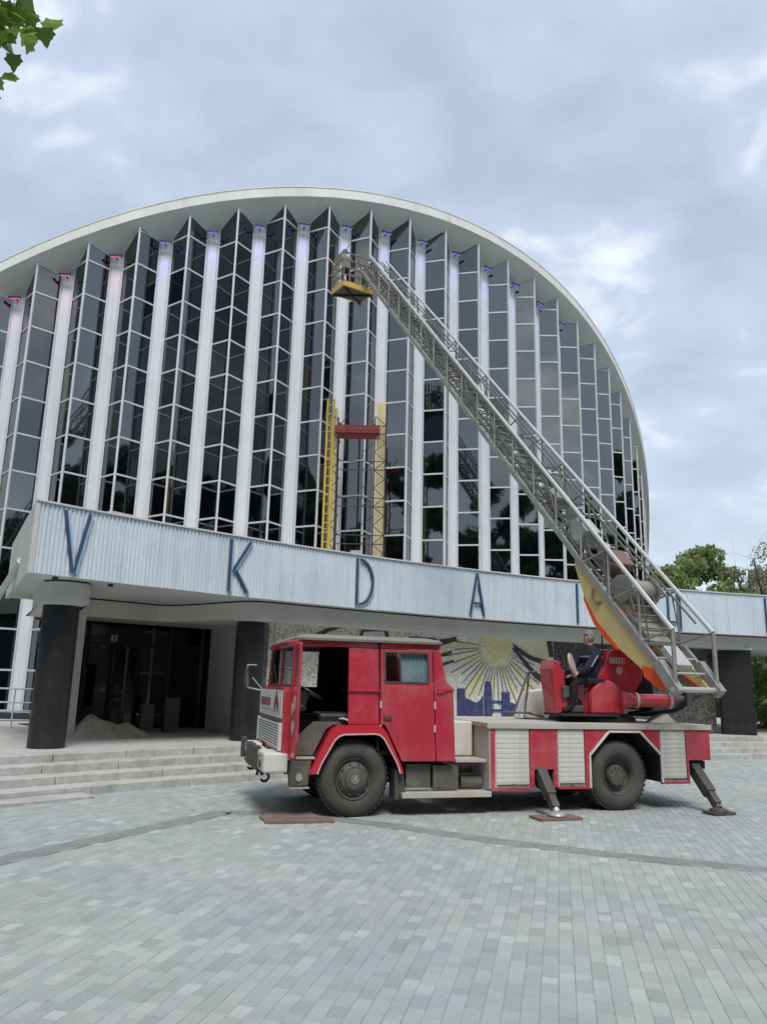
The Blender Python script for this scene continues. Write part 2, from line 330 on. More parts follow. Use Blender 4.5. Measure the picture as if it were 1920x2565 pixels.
# ================================================================ SETTING
# canopy, steps and podium are arcs about one centre
CX, CY = 20.9, -10.8
def cyl(deg, r, z): return (CX+r*math.cos(R(deg)), CY+r*math.sin(R(deg)), z)
def arc(a, b, n): return [a+(b-a)*k/n for k in range(n+1)]
def ringsolid(mb, degs, r0, r1, z0, z1, sub=None):
    vs = []; fs = []; n = len(degs)
    for d in degs: vs += [cyl(d, r0, z0), cyl(d, r1, z0), cyl(d, r1, z1), cyl(d, r0, z1)]
    for k in range(n-1):
        a = 4*k; b = a+4
        for i in range(4): fs.append((a+i, a+(i+1) % 4, b+(i+1) % 4, b+i))
    fs += [(0, 1, 2, 3), (4*n-1, 4*n-2, 4*n-3, 4*n-4)]
    mb.add(vs, fs)
POD = .50
SKEW = .49
def ringskew(mb, degs, r0, r1, z0, z1):
    vs = []; fs = []; n = len(degs); k = SKEW*(r1-r0)
    for d in degs: vs += [cyl(d, r0, z0), cyl(d-k, r1, z0), cyl(d-k, r1, z1), cyl(d, r0, z1)]
    for i in range(n-1):
        a = 4*i; b = a+4
        for j in range(4): fs.append((a+j, a+(j+1) % 4, b+(j+1) % 4, b+j))
    fs += [(0, 1, 2, 3), (4*n-1, 4*n-2, 4*n-3, 4*n-4)]; mb.add(vs, fs)
def ground():
    g = MB(); S = 900
    g.add([(-S, -S, -.0045), (S, -S, -.0045), (S, S, -.0045), (-S, S, -.0045)], [(0, 1, 2, 3)])
    o = g.build('plaza_ground', 'joint'); tag(o, kind='structure'); return o
GROUND = ground()
def seg_dist(p, poly):
    best = 9e9
    for a, b in zip(poly, poly[1:]):
        ax, ay = a; bx, by = b; dx, dy = bx-ax, by-ay
        t = max(0, min(1, ((p[0]-ax)*dx+(p[1]-ay)*dy)/(dx*dx+dy*dy)))
        best = min(best, math.hypot(p[0]-ax-t*dx, p[1]-ay-t*dy))
    return best
BAND1 = [(-5.4, 4.2), (-3.65, 8.0), (-2.95, 9.45), (-2.09, 11.15)]
BAND2 = [(-2.09, 11.15), (-1.1, 11.15), (.09, 10.5), (1.0, 9.88), (1.65, 9.47), (2.82, 8.86), (3.98, 8.42), (5.6, 7.95), (8.5, 7.4)]
def paving():
    rnd = random.Random(3)
    D = Vector((.222, .975)).normalized(); P = Vector((D.y, -D.x))
    wid = .102; items = []
    pal = [(.332, .362, .342), (.358, .386, .366), (.318, .350, .336), (.380, .402, .380), (.345, .366, .368), (.352, .366, .352), (.306, .338, .320), (.418, .444, .424)]
    wts = [5, 5, 4, 3, 3, 2, 3, 1.1]
    def patch(x, y):   # broad batches of bluish, greenish and lilac pavers
        return .5+.5*math.sin(x*1.3+1.7*math.sin(y*.9))*math.cos(y*1.1+.8*math.sin(x*.7))
    for row in range(-130, 200):
        s = row*wid
        t = -3+rnd.uniform(0, .2); gap = rnd.choice([.001, .0015, .002, .0025, .0035, .005])
        while t < 27:
            ln = rnd.choice([.102, .153, .204, .204, .204, .153])
            c = P*s+D*(t+ln/2); x, y = c.x, c.y; t += ln
            if y < 3.7 or abs(x) > .56*y+.55: continue
            rr = math.hypot(x-CX, y-CY)
            if rr > 34.42 or y > 23: continue
            if seg_dist((x, y), BAND1) < .17 or seg_dist((x, y), BAND2) < .17: continue
            q = patch(x, y); col = list(rnd.choices(pal, wts)[0])
            k = rnd.gauss(1, .048)*(.95+.09*q)
            col = [col[0]*k*(1+.03*(q-.5)+.02*math.sin(x*.8+2*y)), col[1]*k, col[2]*k*(1+.11*(.5-q))]
            yw = rnd.gauss(0, .008); D2 = Vector((D.x-D.y*yw, D.y+D.x*yw)); P2 = Vector((D2.y, -D2.x))
            items.append((y, x, c+P*rnd.gauss(0, .0006), ln-rnd.uniform(.0008, .003), wid-gap, D2, P2, (*col, 1), rnd.uniform(-.0012, .0015)))
    # dark edging rows
    for band in (BAND1, BAND2):
        for a, b in zip(band, band[1:]):
            a = Vector(a); b = Vector(b); L = (b-a).length; d = (b-a)/L; p = Vector((d.y, -d.x)); n = max(1, round(L/.2))
            for k in range(n):
                for off in (-.104, 0, .104):
                    c = a+d*(k+.5+(.25 if off > 0 else 0))*(L/n)+p*off
                    if abs(c.x) > .56*c.y+.6: continue
                    g = rnd.uniform(.88, 1.12); items.append((c.y, c.x, c, L/n-.006, .098, d, p, (.225*g, .240*g, .230*g, 1), .0035))
    items.sort(key=lambda i: i[0])
    def shape(mb, it, local=False):
        y, x, c, ln, w, d, p, col, dz = it; ch = .0035
        q = []
        for z, cc in ((-.012, 0), (dz-.003, 0), (dz, ch)):
            for a, b in ((-1, -1), (1, -1), (1, 1), (-1, 1)):
                pt = d*(a*(ln/2-cc))+p*(b*(w/2-cc)); q.append((pt.x+(0 if local else c.x), pt.y+(0 if local else c.y), z))
        mb.add(q, [(3, 0, 4, 7), (0, 1, 5, 4), (1, 2, 6, 5), (2, 3, 7, 6), (7, 4, 8, 11), (4, 5, 9, 8), (5, 6, 10, 9), (6, 7, 11, 10), (8, 9, 10, 11)], col)
    def flipfix(me):
        bm = bmesh.new(); bm.from_mesh(me); bmesh.ops.recalc_face_normals(bm, faces=bm.faces); bm.to_mesh(me); bm.free()
    # the 300 that show largest are single pavers
    vis = [i for i in items if abs(i[1]) < .5*i[0]+.1 and i[0] > 4.4]; near = set(id(i) for i in vis[:300])
    big = MB()
    for it in items:
        if id(it) in near:
            mb = MB(); shape(mb, it, True)
            o = mb.build('paver', 'paver', GROUND); o.location = (it[2].x, it[2].y, 0)
        else: shape(big, it)
    o = big.build('pavers', 'paver', GROUND); tag(o, kind='stuff')
paving()

def steps():
    zs = [0, .125, .25, .375, POD]; r0 = 34.42; tread = .44
    root = thing('entrance_steps', 'pale granite steps curving up to the entrance podium', 'steps', cyl(133, 34.4, 0))
    ox, oy, _ = cyl(133, 34.4, 0)
    rnd = random.Random(5)
    for k in range(4):
        a = 143.0
        while a > 96:
            b = a-rnd.uniform(2.0, 3.2)
            mb = MB(); ringsolid(mb, arc(a-.012, b+.012, 2), r0+k*tread, r0+(k+1)*tread-(.004 if k < 3 else .004), 0.0-.02, zs[k+1]+rnd.uniform(-.003, .003))
            # nosing lip
            mb.v = [(x-ox, y-oy, z) for x, y, z in mb.v]
            mb.build('step_block', 'granite', root, bevel=.012); a = b
    mb = MB(); ringsolid(mb, arc(144, 94, 50), r0+4*tread, 52, -.02, POD-.002)
    tag(mb.build('podium_floor', 'podium'), kind='structure')
    mb = MB(); ringsolid(mb, arc(142, 137.6, 6), 33.98, 34.40, -.02, .05)
    tag(mb.build('low_step', 'granite', bevel=.01), 'low granite edging slab at the foot of the steps, leftmost', 'slab')
steps()

# ---------------------------------------------------------------- domed hall with folded glass front
HX, HY, HR = -11.25, 49.82, 27.01; T0, DT = -.0076, .0584; FOLD = .58; AX = .52
def zrow(r): return 1.75+1.2*(5.147+r)
def zarch(th):
    p = th-AX; per = 2*math.pi/3
    p = (p+per/2) % per-per/2
    return 18.84-14.0*p*p
def hp(th, r, z): return (HX+r*math.sin(th)-HX, HY-r*math.cos(th)-HY, z)   # local to the hall
def th_i(i): return T0+DT*i
HALL = thing('domed_hall', 'large hall with white arched shell roof and folded dark glass front', 'building', (HX, HY, 0))
def hall():
    rnd = random.Random(11)
    SL = .72
    # shell roof, fascia, soffit
    n = 180; roof = MB(); fas = MB(); sof = MB(); rv = []; rf = []
    ths = [AX-math.pi/3+2*math.pi*k/n for k in range(n)]
    rs = [HR+.24, 22, 16, 10, 4, 0.2]
    for t in ths:
        for r in rs:
            e = zarch(t)+.52; k = 1-r/(HR+.24); rv.append(hp(t, r, e+(19.9-e)*k**1.25))
    m = len(rs)
    for k in range(n):
        for j in range(m-1): rf.append((k*m+j, ((k+1) % n)*m+j, ((k+1) % n)*m+j+1, k*m+j+1))
    roof.add(rv, rf); ro = roof.build('roof', 'roofing', HALL, smooth=True)
    fv = []; ff = []
    for t in ths:
        z = zarch(t); fv += [hp(t, HR+.24, z+.16), hp(t, HR+.24, z+.50), hp(t, HR+.26, z+.515), hp(t, HR+.26, z+.56), hp(t, HR-.1, z+.56), hp(t, HR-.1, z+.16)]
    for k in range(n):
        a = 6*k; b = 6*((k+1) % n)
        for j in range(6): ff.append((a+j, b+j, b+(j+1) % 6, a+(j+1) % 6))
    fas.add(fv, ff); fas.build('fascia', 'fascia_roof', ro, smooth=True)
    sv = []; sf = []
    for t in ths:
        z = zarch(t); sv += [hp(t, HR+.242, z+.165), hp(t, HR-1.6, z+.125-1.6*SL-.12)]
    for k in range(n): sf.append((2*k, 2*k+1, 2*((k+1) % n)+1, 2*((k+1) % n)))
    sof.add(sv, sf); sof.build('soffit', 'soffit', HALL, smooth=True)
    # inner core: dark wall behind the glass, plain wall round the back
    core = MB(); cv = []; cf = []
    for t in ths: cv += [hp(t, HR-1.1, .3), hp(t, HR-1.1, zarch(t)-.9)]
    for k in range(n): cf.append((2*k, 2*k+1, 2*((k+1) % n)+1, 2*((k+1) % n)))
    core.add(cv, cf); core.build('inner_wall', 'dark', HALL)
    plinth = MB(); pv = []; pf = []
    for t in ths: pv += [hp(t, HR+.05, .45), hp(t, HR+.05, .72), hp(t, HR-.9, .72)]
    for k in range(n):
        a = 3*k; b = 3*((k+1) % n); pf += [(a, b, b+1, a+1), (a+1, b+1, b+2, a+2)]
    plinth.add(pv, pf); plinth.build('plinth', 'darkframe', HALL)
    count = 0; rest = MB(); I0, I1 = -3, 23
    dark_panes = {(12, 7, -1), (15, 5, -1), (7, 5, 1), (9, 2, -1), (3, 5, -1)}
    for i in range(I0, I1+1):
        t = th_i(i); tl, tr = th_i(i-.37), th_i(i+.37)
        zr = zarch(t); zl = zarch(tl)-SL*FOLD; zR = zarch(tr)-SL*FOLD
        r0 = -6
        fr = MB()
        zb = .72
        fr.beam(hp(t, HR+.01, zb), hp(t, HR+.01, zr), .065, .065, (math.sin(t), -math.cos(t), 0))
        for tt, zz in ((tl, zl), (tr, zR)): fr.beam(hp(tt, HR-FOLD+.02, zb), hp(tt, HR-FOLD+.02, zz), .05, .05, (math.sin(t), -math.cos(t), 0))
        faces = []
        r = r0
        while zrow(r) < zr:
            za, zc = zrow(r), zrow(r+1)
            for sgn, tt, zz in ((-1, tl, zl), (1, tr, zR)):
                a = Vector(hp(t, HR-.012, 0)); b = Vector(hp(tt, HR-FOLD+.0, 0))
                def top(f, z): return min(z, zr+(zz-zr)*f)
                if za < zz-.02: fr.beam((a.x, a.y, za), (b.x, b.y, za), .05, .055)
                elif za < zr-.05:
                    f = (zr-za)/(zr-zz); e = a+(b-a)*f; fr.beam((a.x, a.y, za), (e.x, e.y, za), .05, .055)
                if za >= zr-.05: continue
                poly = [(0, za)]
                if za < zz: poly.append((1, za))
                else: poly.append(((zr-za)/(zr-zz), za))
                if zc <= zz: poly += [(1, zc), (0, zc)]
                elif zc <= zr:
                    if za < zz: poly.append((1, zz))
                    poly += [((zr-zc)/(zr-zz), zc), (0, zc)]
                else:
                    if za < zz: poly.append((1, zz))
                    poly.append((0, zr))
                q = []
                for f, z in poly:
                    if q and abs(q[-1][0]-f) < 1e-4 and abs(q[-1][1]-z) < 1e-4: continue
                    q.append((f, z))
                if len(q) < 3: continue
                nrm = Vector((b.y-a.y, -(b.x-a.x), 0)).normalized()
                # small random tilt of each pane
                tx, tz = rnd.gauss(0, .0035), rnd.gauss(0, .0035); zm = (za+zc)/2
                pts = []
                for f, z in q:
                    p = a+(b-a)*f; off = (f-.5)*.8*tx+(z-zm)*tz
                    pts.append(Vector((p.x, p.y, z))+nrm*off*sgn)
                faces.append((r, sgn, pts, nrm))
            r += 1
        # soffit edge trims
        fr.beam(hp(t, HR-.01, zr-.02), hp(tl, HR-FOLD, zl-.02), .04, .04); fr.beam(hp(t, HR-.01, zr-.02), hp(tr, HR-FOLD, zR-.02), .04, .04)
        frame = fr.build('glazed_bay', 'frame_paint', HALL)
        for r, sgn, pts, nrm in faces:
            seen = (i <= 2 and i >= -1 and r >= -6) or (i > 2 and r >= -3)
            if i > 10 and sgn > 0: seen = False
            if i > 18 or i < -1 or (i >= 14 and r < -1): seen = False
            if i in (-1, 0) and sgn < 0 and r < -2: seen = False
            dk = (i, r, sgn) in dark_panes
            if seen and count < 300:
                mb = MB(); mb.extrude(pts, -nrm*.012*0+Vector((0, 0, 0))) if False else mb.add(pts, [tuple(range(len(pts)))])
                o = mb.build('pane', 'pane_dark' if dk else 'pane', frame); count += 1
            else: rest.add(pts, [tuple(range(len(pts)))])
        # pier to the right of this bay
        tp = th_i(i+.5); hw = .13*DT; zt = zarch(tp)-SL*FOLD
        pm = MB(); ptop = zt-.10
        ring = lambda z: [hp(tp-hw+.0006, HR-FOLD-.5, z), hp(tp-hw+.0006, HR-FOLD+.012, z), hp(tp-hw+.0022, HR-FOLD+.05, z), hp(tp+hw-.0022, HR-FOLD+.05, z), hp(tp+hw-.0006, HR-FOLD+.012, z), hp(tp+hw-.0006, HR-FOLD-.5, z)]
        a, b = ring(.5), ring(ptop)
        pm.loft(a, b); pm.add(b, [tuple(range(6))])
        pm.build('pier', 'pier_paint', HALL)
        nk = MB(); nk.beam(hp(tp, HR-FOLD-.12, ptop-.05), hp(tp, HR-FOLD-.12, zt+.2), .2, .2); nk.build('pier_neck', 'pier_paint', HALL)
        # colour floodlight on a bracket near the top of the pier
        if -1 <= i <= 13:
            c = Vector(hp(tp, HR-FOLD+.30, ptop-.12)); tang = Vector((math.cos(tp), math.sin(tp), 0)); outw = Vector((math.sin(tp), -math.cos(tp), 0))
            lm = MB(); lm.beam(c-tang*.2, c+tang*.2, .06, .07); lm.beam(c, c-outw*.27, .03, .03)
            pink = i <= 1
            lo = lm.build('floodlight', 'lampbody', HALL)
            le = MB(); le.beam(c-tang*.17-Vector((0, 0, .04)), c+tang*.17-Vector((0, 0, .04)), .04, .012); le.build('lens', 'led_pink' if pink else 'led_violet', lo)
            sp = bpy.data.lights.new('floodlight_glow', 'SPOT'); sp.energy = 10 if pink else (18 if i < 12 else 12)
            sp.color = (1, .22, .36) if pink else (.25, .17, 1.0)
            if i in (-1,): sp.color = (.75, .2, .8)
            sp.spot_size = R(58); sp.spot_blend = 1.0; sp.shadow_soft_size = .05
            so_ = bpy.data.objects.new('floodlight_glow', sp); COL.objects.link(so_); so_.parent = HALL
            so_.location = c+outw*.10-Vector((0, 0, .06))
            so_.rotation_euler = (Vector((0, 0, -1))-outw*.20).to_track_quat('-Z', 'Y').to_euler()
    ro = rest.build('panes', 'pane', HALL); tag(ro, kind='stuff')
hall()

# ---------------------------------------------------------------- canopy, lobby
ZB, ZT = 3.50, 4.74
def local(mb, o): mb.v = [(x-o[0], y-o[1], z-o[2]) for x, y, z in mb.v]; return mb
def canopy():
    O = cyl(132, 38, 0)
    root = thing('entrance_canopy', 'long curved canopy with pale blue corrugated fascia over the entrance', 'canopy', O)
    # corrugated fascia
    A0, A1 = 138.42, 94.0; per = math.degrees(.082/35.96); prof = [(0, 0), (.28, 0), (.42, .028), (.78, .028), (.92, 0)]
    # joined in sheets about 1.1 m wide
    n = int((A0-A1)/per); k = 0; sheet = 14
    while k < n:
        mb = MB(); vs = []; fs = []
        q = min(k+sheet, n)
        for j in range(k, q):
            for f, d in prof: vs.append((A0-(j+f)*per, 35.96+d))
        vs.append((A0-q*per, 35.96))
        dz = random.uniform(-.004, .004)
        V3 = [cyl(a, r, ZB-.01+dz) for a, r in vs]+[cyl(a, r, ZT+dz) for a, r in vs]; m = len(vs)
        mb.add(V3, [(i, i+1, m+i+1, m+i) for i in range(m-1)])
        local(mb, O).build('corrugated_sheet', 'corrugated', root); k = q
    # slab behind the sheets, end panel
    mb = MB(); ringskew(mb, arc(138.36, 94.0, 60), 36.02, 40.9, ZB, ZT-.02); local(mb, O).build('slab', 'canopy_white', root)
    mb = MB(); ringsolid(mb, arc(131, 100, 40), 40.9, 45.2, ZB+.4, ZT-.06); local(mb, O).build('lobby_roof', 'canopy_white', root)
    mb = MB(); ringskew(mb, arc(138.50, 138.365, 1), 35.95, 40.95, ZB-.02, ZT); local(mb, O).build('end_panel', 'canopy_white', root)
    mb = MB(); ringsolid(mb, arc(138.5, 94, 60), 35.93, 36.03, ZT, ZT+.03); local(mb, O).build('top_flashing', 'white_paint', root)
    # beam under the slab, bulging forward over the columns
    fr = [(136.1, 39.3), (137.36, 36.9), (137.25, 36.6), (137.0, 36.46), (136.7, 36.42), (136.4, 36.46), (136.15, 36.62), (136.0, 36.9), (135.75, 38.0), (135.45, 38.95), (135.0, 39.2)]
    fr += [(a, 39.22) for a in arc(134.5, 131.9, 5)]
    fr += [(131.5, 39.0), (131.15, 38.3), (130.85, 37.2), (130.65, 36.75), (130.4, 36.52), (130.1, 36.42)]+[(a, 36.40) for a in arc(129.5, 94.2, 70)]
    z0 = 3.10; mb = MB(); n = len(fr)
    V3 = [cyl(a, r, z0) for a, r in fr]+[cyl(a, r, ZB-.004) for a, r in fr]+[cyl(a-SKEW*(40.7-r), 40.7, z0) for a, r in fr]
    fs = [(i, i+1, n+i+1, n+i) for i in range(n-1)]+[(i, i+1, 2*n+i+1, 2*n+i) for i in range(n-1)]
    mb.add(V3, fs); local(mb, O).build('beam', 'plaster', root, smooth=True)
    mb = MB(); V3 = [cyl(a, r-.012, ZB-.035) for a, r in fr]+[cyl(a, r-.012, ZB-.003) for a, r in fr]
    mb.add(V3, [(i, i+1, n+i+1, n+i) for i in range(n-1)]); local(mb, O).build('dark_line', 'darkframe', root)  # thin dark strip along the top edge of the beam
    # spotlights in the soffit
    for a, r in ((137.5, 36.25), (135.75, 36.35)):
        mb = MB(); c = cyl(a, r, ZB); mb.tube((c[0], c[1], ZB-.05), (c[0], c[1], ZB+.01), .05, n=10); local(mb, O).build('downlight', 'darkframe', root)
    # letters
    def P(a, z, r=35.90): return Vector(cyl(a, r, z))
    dep = .05; thick = .046
    def stroke(mb, a0, z0, a1, z1, w=thick):
        p0, p1 = P(a0, z0), P(a1, z1); nrm = Vector((math.cos(R((a0+a1)/2)), math.sin(R((a0+a1)/2)), 0))
        d = (p1-p0).normalized(); x = d.cross(nrm).normalized()*w/2
        q = [p0-x, p0+x, p1+x, p1-x]; mb.extrude(q, nrm*dep)
    def letter(name, strokes, lab):
        mb = MB(); sd = MB()
        for s in strokes: stroke(mb, *s)
        o = local(mb, O).build(name, 'letter_blue', root)
        for s in strokes:   # lighter strip right of every stroke, its lit side put into the colour
            a0, z0, a1, z1 = s[:4]; da = .075
            p0, p1 = P(a0-da, z0, 35.915), P(a1-da, z1, 35.915); nrm = Vector((math.cos(R(a0)), math.sin(R(a0)), 0))
            d = (p1-p0).normalized(); x = d.cross(nrm).normalized()*.022
            sd.extrude([p0-x, p0+x, p1+x, p1-x], nrm*.03)
        local(sd, O).build('letter_lit_strip', 'letter_lit_side', o)
    zt, zb = 4.66, 3.57
    letter('letter_v', [(137.66, zt, 137.28, zb), (136.92, zt, 137.24, zb)], 'V')
    letter('letter_k', [(132.05, zt, 132.05, zb), (131.30, zt, 131.95, 3.98), (131.82, 4.02, 131.34, zb)], 'K')
    ds = [(126.72, zt, 126.72, zb)]
    pts = [(126.62-.62*math.sin(R(t)), 4.115+.53*math.cos(R(t))) for t in range(0, 181, 18)]
    ds += [(a[0], a[1], b[0], b[1]) for a, b in zip(pts, pts[1:])]
    letter('letter_d', ds, 'D')
    letter('letter_a', [(120.82, zt, 121.18, zb), (120.82, zt, 120.48, zb), (121.02, 3.88, 120.62, 3.88)], 'A')
    letter('letter_i', [(115.37, zt, 115.37, zb)], 'I')
    letter('letter_ts', [(110.15, zt, 110.15, 3.76), (109.45, zt, 109.45, 3.55), (110.15, 3.77, 109.45, 3.77)], 'C')
    letter('letter_i', [(104.40, zt, 104.40, zb)], 'I')
    # diagonal drain pipe at the end
    mb = MB(); mb.tube((-7.05, 14.9, 3.95), (-10.3, 19.3, 2.2), .07, n=10); local(mb, O).build('drain_pipe', 'frame_paint', root)
canopy()
def columns():
    for (a, r, lab) in ((136.7, 36.98, 'round black column on the podium, left of the entrance opening'), (130.1, 36.98, 'round black column behind the truck cab, right of the entrance opening')):
        c = cyl(a, r, POD); root = thing('column', lab, 'column', c, group='black canopy columns')
        mb = MB(); mb.lathe([(0, 0), (.325, 0), (.325, 2.56), (.318, 2.62), (0, 2.62)], (0, 0, 0), (0, 0, 1), 40); mb.build('shaft', 'black_col', root, smooth=True)
        mb = MB(); mb.lathe([(.33, 2.56), (.40, 2.585), (.40, 2.64), (0, 2.64)], (0, 0, 0), (0, 0, 1), 40); mb.build('capital', 'plaster', root, smooth=True)
    c = cyl(105.35, 36.8, POD); root = thing('column', 'wide square black pillar at the right end of the canopy', 'column', c, R(-16), group='black canopy columns')
    mb = MB(); mb.box(-.47, .47, -.3, .3, -.05, 2.56); mb.build('shaft', 'black_col', root, bevel=.02)
    mb = MB(); mb.box(-.5, .5, -.33, .33, 2.563, 2.64); mb.build('capital', 'plaster', root)
columns()
def lobby():
    O = cyl(131, 40, 0)
    root = thing('lobby', 'dark entrance lobby with white jambs under the canopy', 'entrance', O)
    J = lambda mb, n, m, **k: local(mb, O).build(n, m, root, **k)
    mb = MB(); ringskew(mb, arc(134.62, 134.28, 2), 39.4, 40.7, POD, 3.099); J(mb, 'jamb', 'plaster')
    mb = MB(); ringsolid(mb, arc(128.72, 128.2, 2), 38.62, 40.7, POD, 3.099); J(mb, 'jamb', 'plaster')
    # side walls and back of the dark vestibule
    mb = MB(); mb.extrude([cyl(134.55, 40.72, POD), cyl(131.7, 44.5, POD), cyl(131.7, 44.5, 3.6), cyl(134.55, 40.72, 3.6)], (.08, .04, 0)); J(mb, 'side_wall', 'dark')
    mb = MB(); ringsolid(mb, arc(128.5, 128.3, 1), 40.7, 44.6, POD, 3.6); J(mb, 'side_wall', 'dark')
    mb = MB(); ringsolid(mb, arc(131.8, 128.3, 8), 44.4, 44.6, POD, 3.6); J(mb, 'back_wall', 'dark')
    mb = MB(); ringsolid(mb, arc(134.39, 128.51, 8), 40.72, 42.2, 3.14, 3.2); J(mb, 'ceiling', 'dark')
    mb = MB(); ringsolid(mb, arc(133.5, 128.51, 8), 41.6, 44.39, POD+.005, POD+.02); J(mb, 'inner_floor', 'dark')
    # transom and door frames
    r = 41.3
    mb = MB(); ringsolid(mb, arc(134.38, 128.52, 8), r-.05, r+.05, 2.56, 2.66); J(mb, 'transom', 'darkframe')
    for a in (134.3, 133.0, 132.1, 131.1, 129.9, 128.62):
        mb = MB(); p = cyl(a, r, 0); mb.beam((p[0], p[1], POD), (p[0], p[1], 3.14), .09, .09); J(mb, 'door_post', 'darkframe')
    for a0, a1 in ((134.24, 133.06), (132.94, 132.16), (131.04, 129.96)):
        mb = MB(); mb.add([cyl(a0, r, POD+.05), cyl(a1, r, POD+.05), cyl(a1, r, 2.55), cyl(a0, r, 2.55)], [(0, 1, 2, 3)]); J(mb, 'glass_panel', 'doorglass')
    mb = MB(); mb.add([cyl(134.24, r, 2.67), cyl(128.66, r, 2.67), cyl(128.66, r, 3.13), cyl(134.24, r, 3.13)], [(0, 1, 2, 3)]); J(mb, 'glass_panel', 'doorglass')
    # open door leaf
    h = Vector(cyl(132.05, 41.2, 0)); d = Vector((.62, -.78, 0)).normalized()
    leaf = MB(); e = h+d*.85
    for a, b in (((h, POD+.03), (h, 2.5)), ((e, POD+.03), (e, 2.5))): leaf.beam((a[0].x, a[0].y, a[1]), (b[0].x, b[0].y, b[1]), .06, .06)
    for z in (POD+.08, 1.35, 2.47): leaf.beam((h.x, h.y, z), (e.x, e.y, z), .06, .08)
    lf = J(leaf, 'door_leaf', 'hub')
    mb = MB(); mb.add([(h.x, h.y, POD+.1), (e.x, e.y, POD+.1), (e.x, e.y, 2.45), (h.x, h.y, 2.45)], [(0, 1, 2, 3)]); local(mb, O).build('glass_panel', 'doorglass', lf)
    mb = MB(); c = cyl(133.0, 42.2, 0); mb.box(c[0]-.45, c[0]+.65, c[1]-.02, c[1]+.02, 1.05, 2.1); J(mb, 'wall_panel', 'teal')
lobby()
def mosaic_wall():
    O = cyl(117, 37.1, 0); RW = 37.1
    def wa(a): return 118.474+.9777*(a-117.14)
    def wz(z): return 1.75+(z-1.75)*.937
    root = thing('mosaic_wall', 'curved wall with a mosaic of a yellow sun and rays behind the truck', 'wall', O)
    J = lambda mb, n, m, p=None: local(mb, O).build(n, m, p or root)
    def area(a, b, m, z0=POD, z1=3.45, r=RW, n=24):
        mb = MB(); ringsolid(mb, arc(a, b, n), r, r+.25, z0, z1); return J(mb, 'wall_field', m)
    area(129.25, wa(121.0), 'mos_stone'); area(wa(120.995), wa(113.9), 'mos_pale', n=30); area(wa(113.895), 106.2, 'mos_dark')
    rt = MB(); rt.extrude([cyl(129.24, 37.2, POD), cyl(128.5, 38.6, POD), cyl(128.5, 38.6, 3.09), cyl(129.24, 37.2, 3.09)], (.2, 0, 0)); J(rt, 'return_wall', 'plaster')
    # second skin shapes, each a raised piece following the wall
    def piece(name, pts, m, off=.012):
        mb = MB(); pts = [(wa(a), wz(z)) for a, z in pts]
        f = [cyl(a, RW-off, z) for a, z in pts]; b = [cyl(a, RW+.02, z) for a, z in pts]; n = len(pts)
        mb.add(f+b, [tuple(range(n))]+[(k, (k+1) % n, n+(k+1) % n, n+k) for k in range(n)]); return J(mb, name, m)
    sa, sz = 117.12, 2.92; k = math.degrees(1/RW)
    def pol(rad, ang): return (sa-k*rad*math.cos(ang), sz+rad*math.sin(ang))
    piece('sun_disc', [pol(.56, t*2*math.pi/36) for t in range(36)], 'mos_yellow', .03)
    mb_pts = 36
    ring = [pol(.60, t*2*math.pi/36) for t in range(36)]; piece('sun_ring', ring, 'mos_grey', .02)
    cols = ['mos_yellow', 'mos_grey', 'mos_cream', 'mos_yellow', 'mos_pale', 'mos_cream', 'mos_grey', 'mos_yellow']
    rnd = random.Random(2); a = math.pi*.98; j = 0
    while a < math.pi*2.02:
        w = rnd.uniform(.075, .14); L = rnd.uniform(1.3, 1.9)
        if a+w > math.pi*2.02: break
        pts = [pol(.64, a), pol(.64, a+w*.8), pol(L, a+w*.8), pol(L*.97, a)]
        pts = [(max(114.0, min(120.9, d)), max(POD+.3, min(3.3, z))) for d, z in pts]
        piece('sun_ray', pts, cols[j % len(cols)], .010+.002*(j % 4))
        # dark outline of the ray
        piece('ray_outline', [pol(.62, a-.022), pol(.62, a-.004), pol(L*1.05, a-.004), pol(L*1.05, a-.016)], 'mos_black', .009)
        a += w+.02; j += 1
    # yellow field at the upper right with a dark outstretched arm
    piece('yellow_field', [(116.3, 3.35), (113.95, 3.35), (113.95, 2.55), (115.1, 2.75)], 'mos_cream', .008)
    piece('dark_arm', [(116.2, 3.05), (115.9, 2.95), (115.2, 2.72), (114.6, 2.62), (114.0, 2.58), (114.0, 2.48), (114.7, 2.50), (115.3, 2.60), (116.0, 2.86)], 'mos_black', .034)
    piece('dark_arm', [(116.25, 2.92), (116.05, 2.9), (114.9, 2.2), (114.2, 1.95), (114.2, 1.8), (115.0, 2.05)], 'mos_black', .034)
    piece('dark_arm', [(114.35, 3.35), (114.0, 3.35), (113.95, 2.7), (114.15, 2.7)], 'mos_black', .036)
    for pts in ([(120.6, 2.95), (119.3, 3.15), (119.2, 3.05), (120.4, 2.8)], [(120.8, 2.5), (119.5, 2.75), (119.5, 2.68), (120.8, 2.4)], [(120.9, 2.2), (119.4, 2.5), (119.4, 2.44), (120.9, 2.1)]): piece('dark_streak', pts, 'mos_black', .03)
    # blue fortress
    for pts in ([(119.2, .85), (119.2, 1.70), (118.82, 1.70), (118.80, 1.44), (118.45, 1.36), (118.2, 1.30), (117.98, 1.38), (117.85, 1.50), (117.85, .85)],
                [(117.78, .85), (117.78, 1.60), (117.72, 1.92), (117.45, 1.92), (117.38, 1.60), (117.38, .85)],
                [(116.86, .85), (116.86, 1.62), (116.42, 1.62), (116.40, .85)], [(116.36, .85), (116.36, 1.32), (115.95, 1.26), (115.85, .85)]): piece('blue_fortress', pts, 'mos_blue', .04)
    for z in (1.06, 1.30): piece('blue_bar', [(117.36, z), (116.88, z), (116.88, z+.07), (117.36, z+.07)], 'mos_blue', .03)
    piece('river_band', [(119.3, .85), (113.95, .85), (113.95, .62), (119.3, .62)], 'mos_dark', .015)
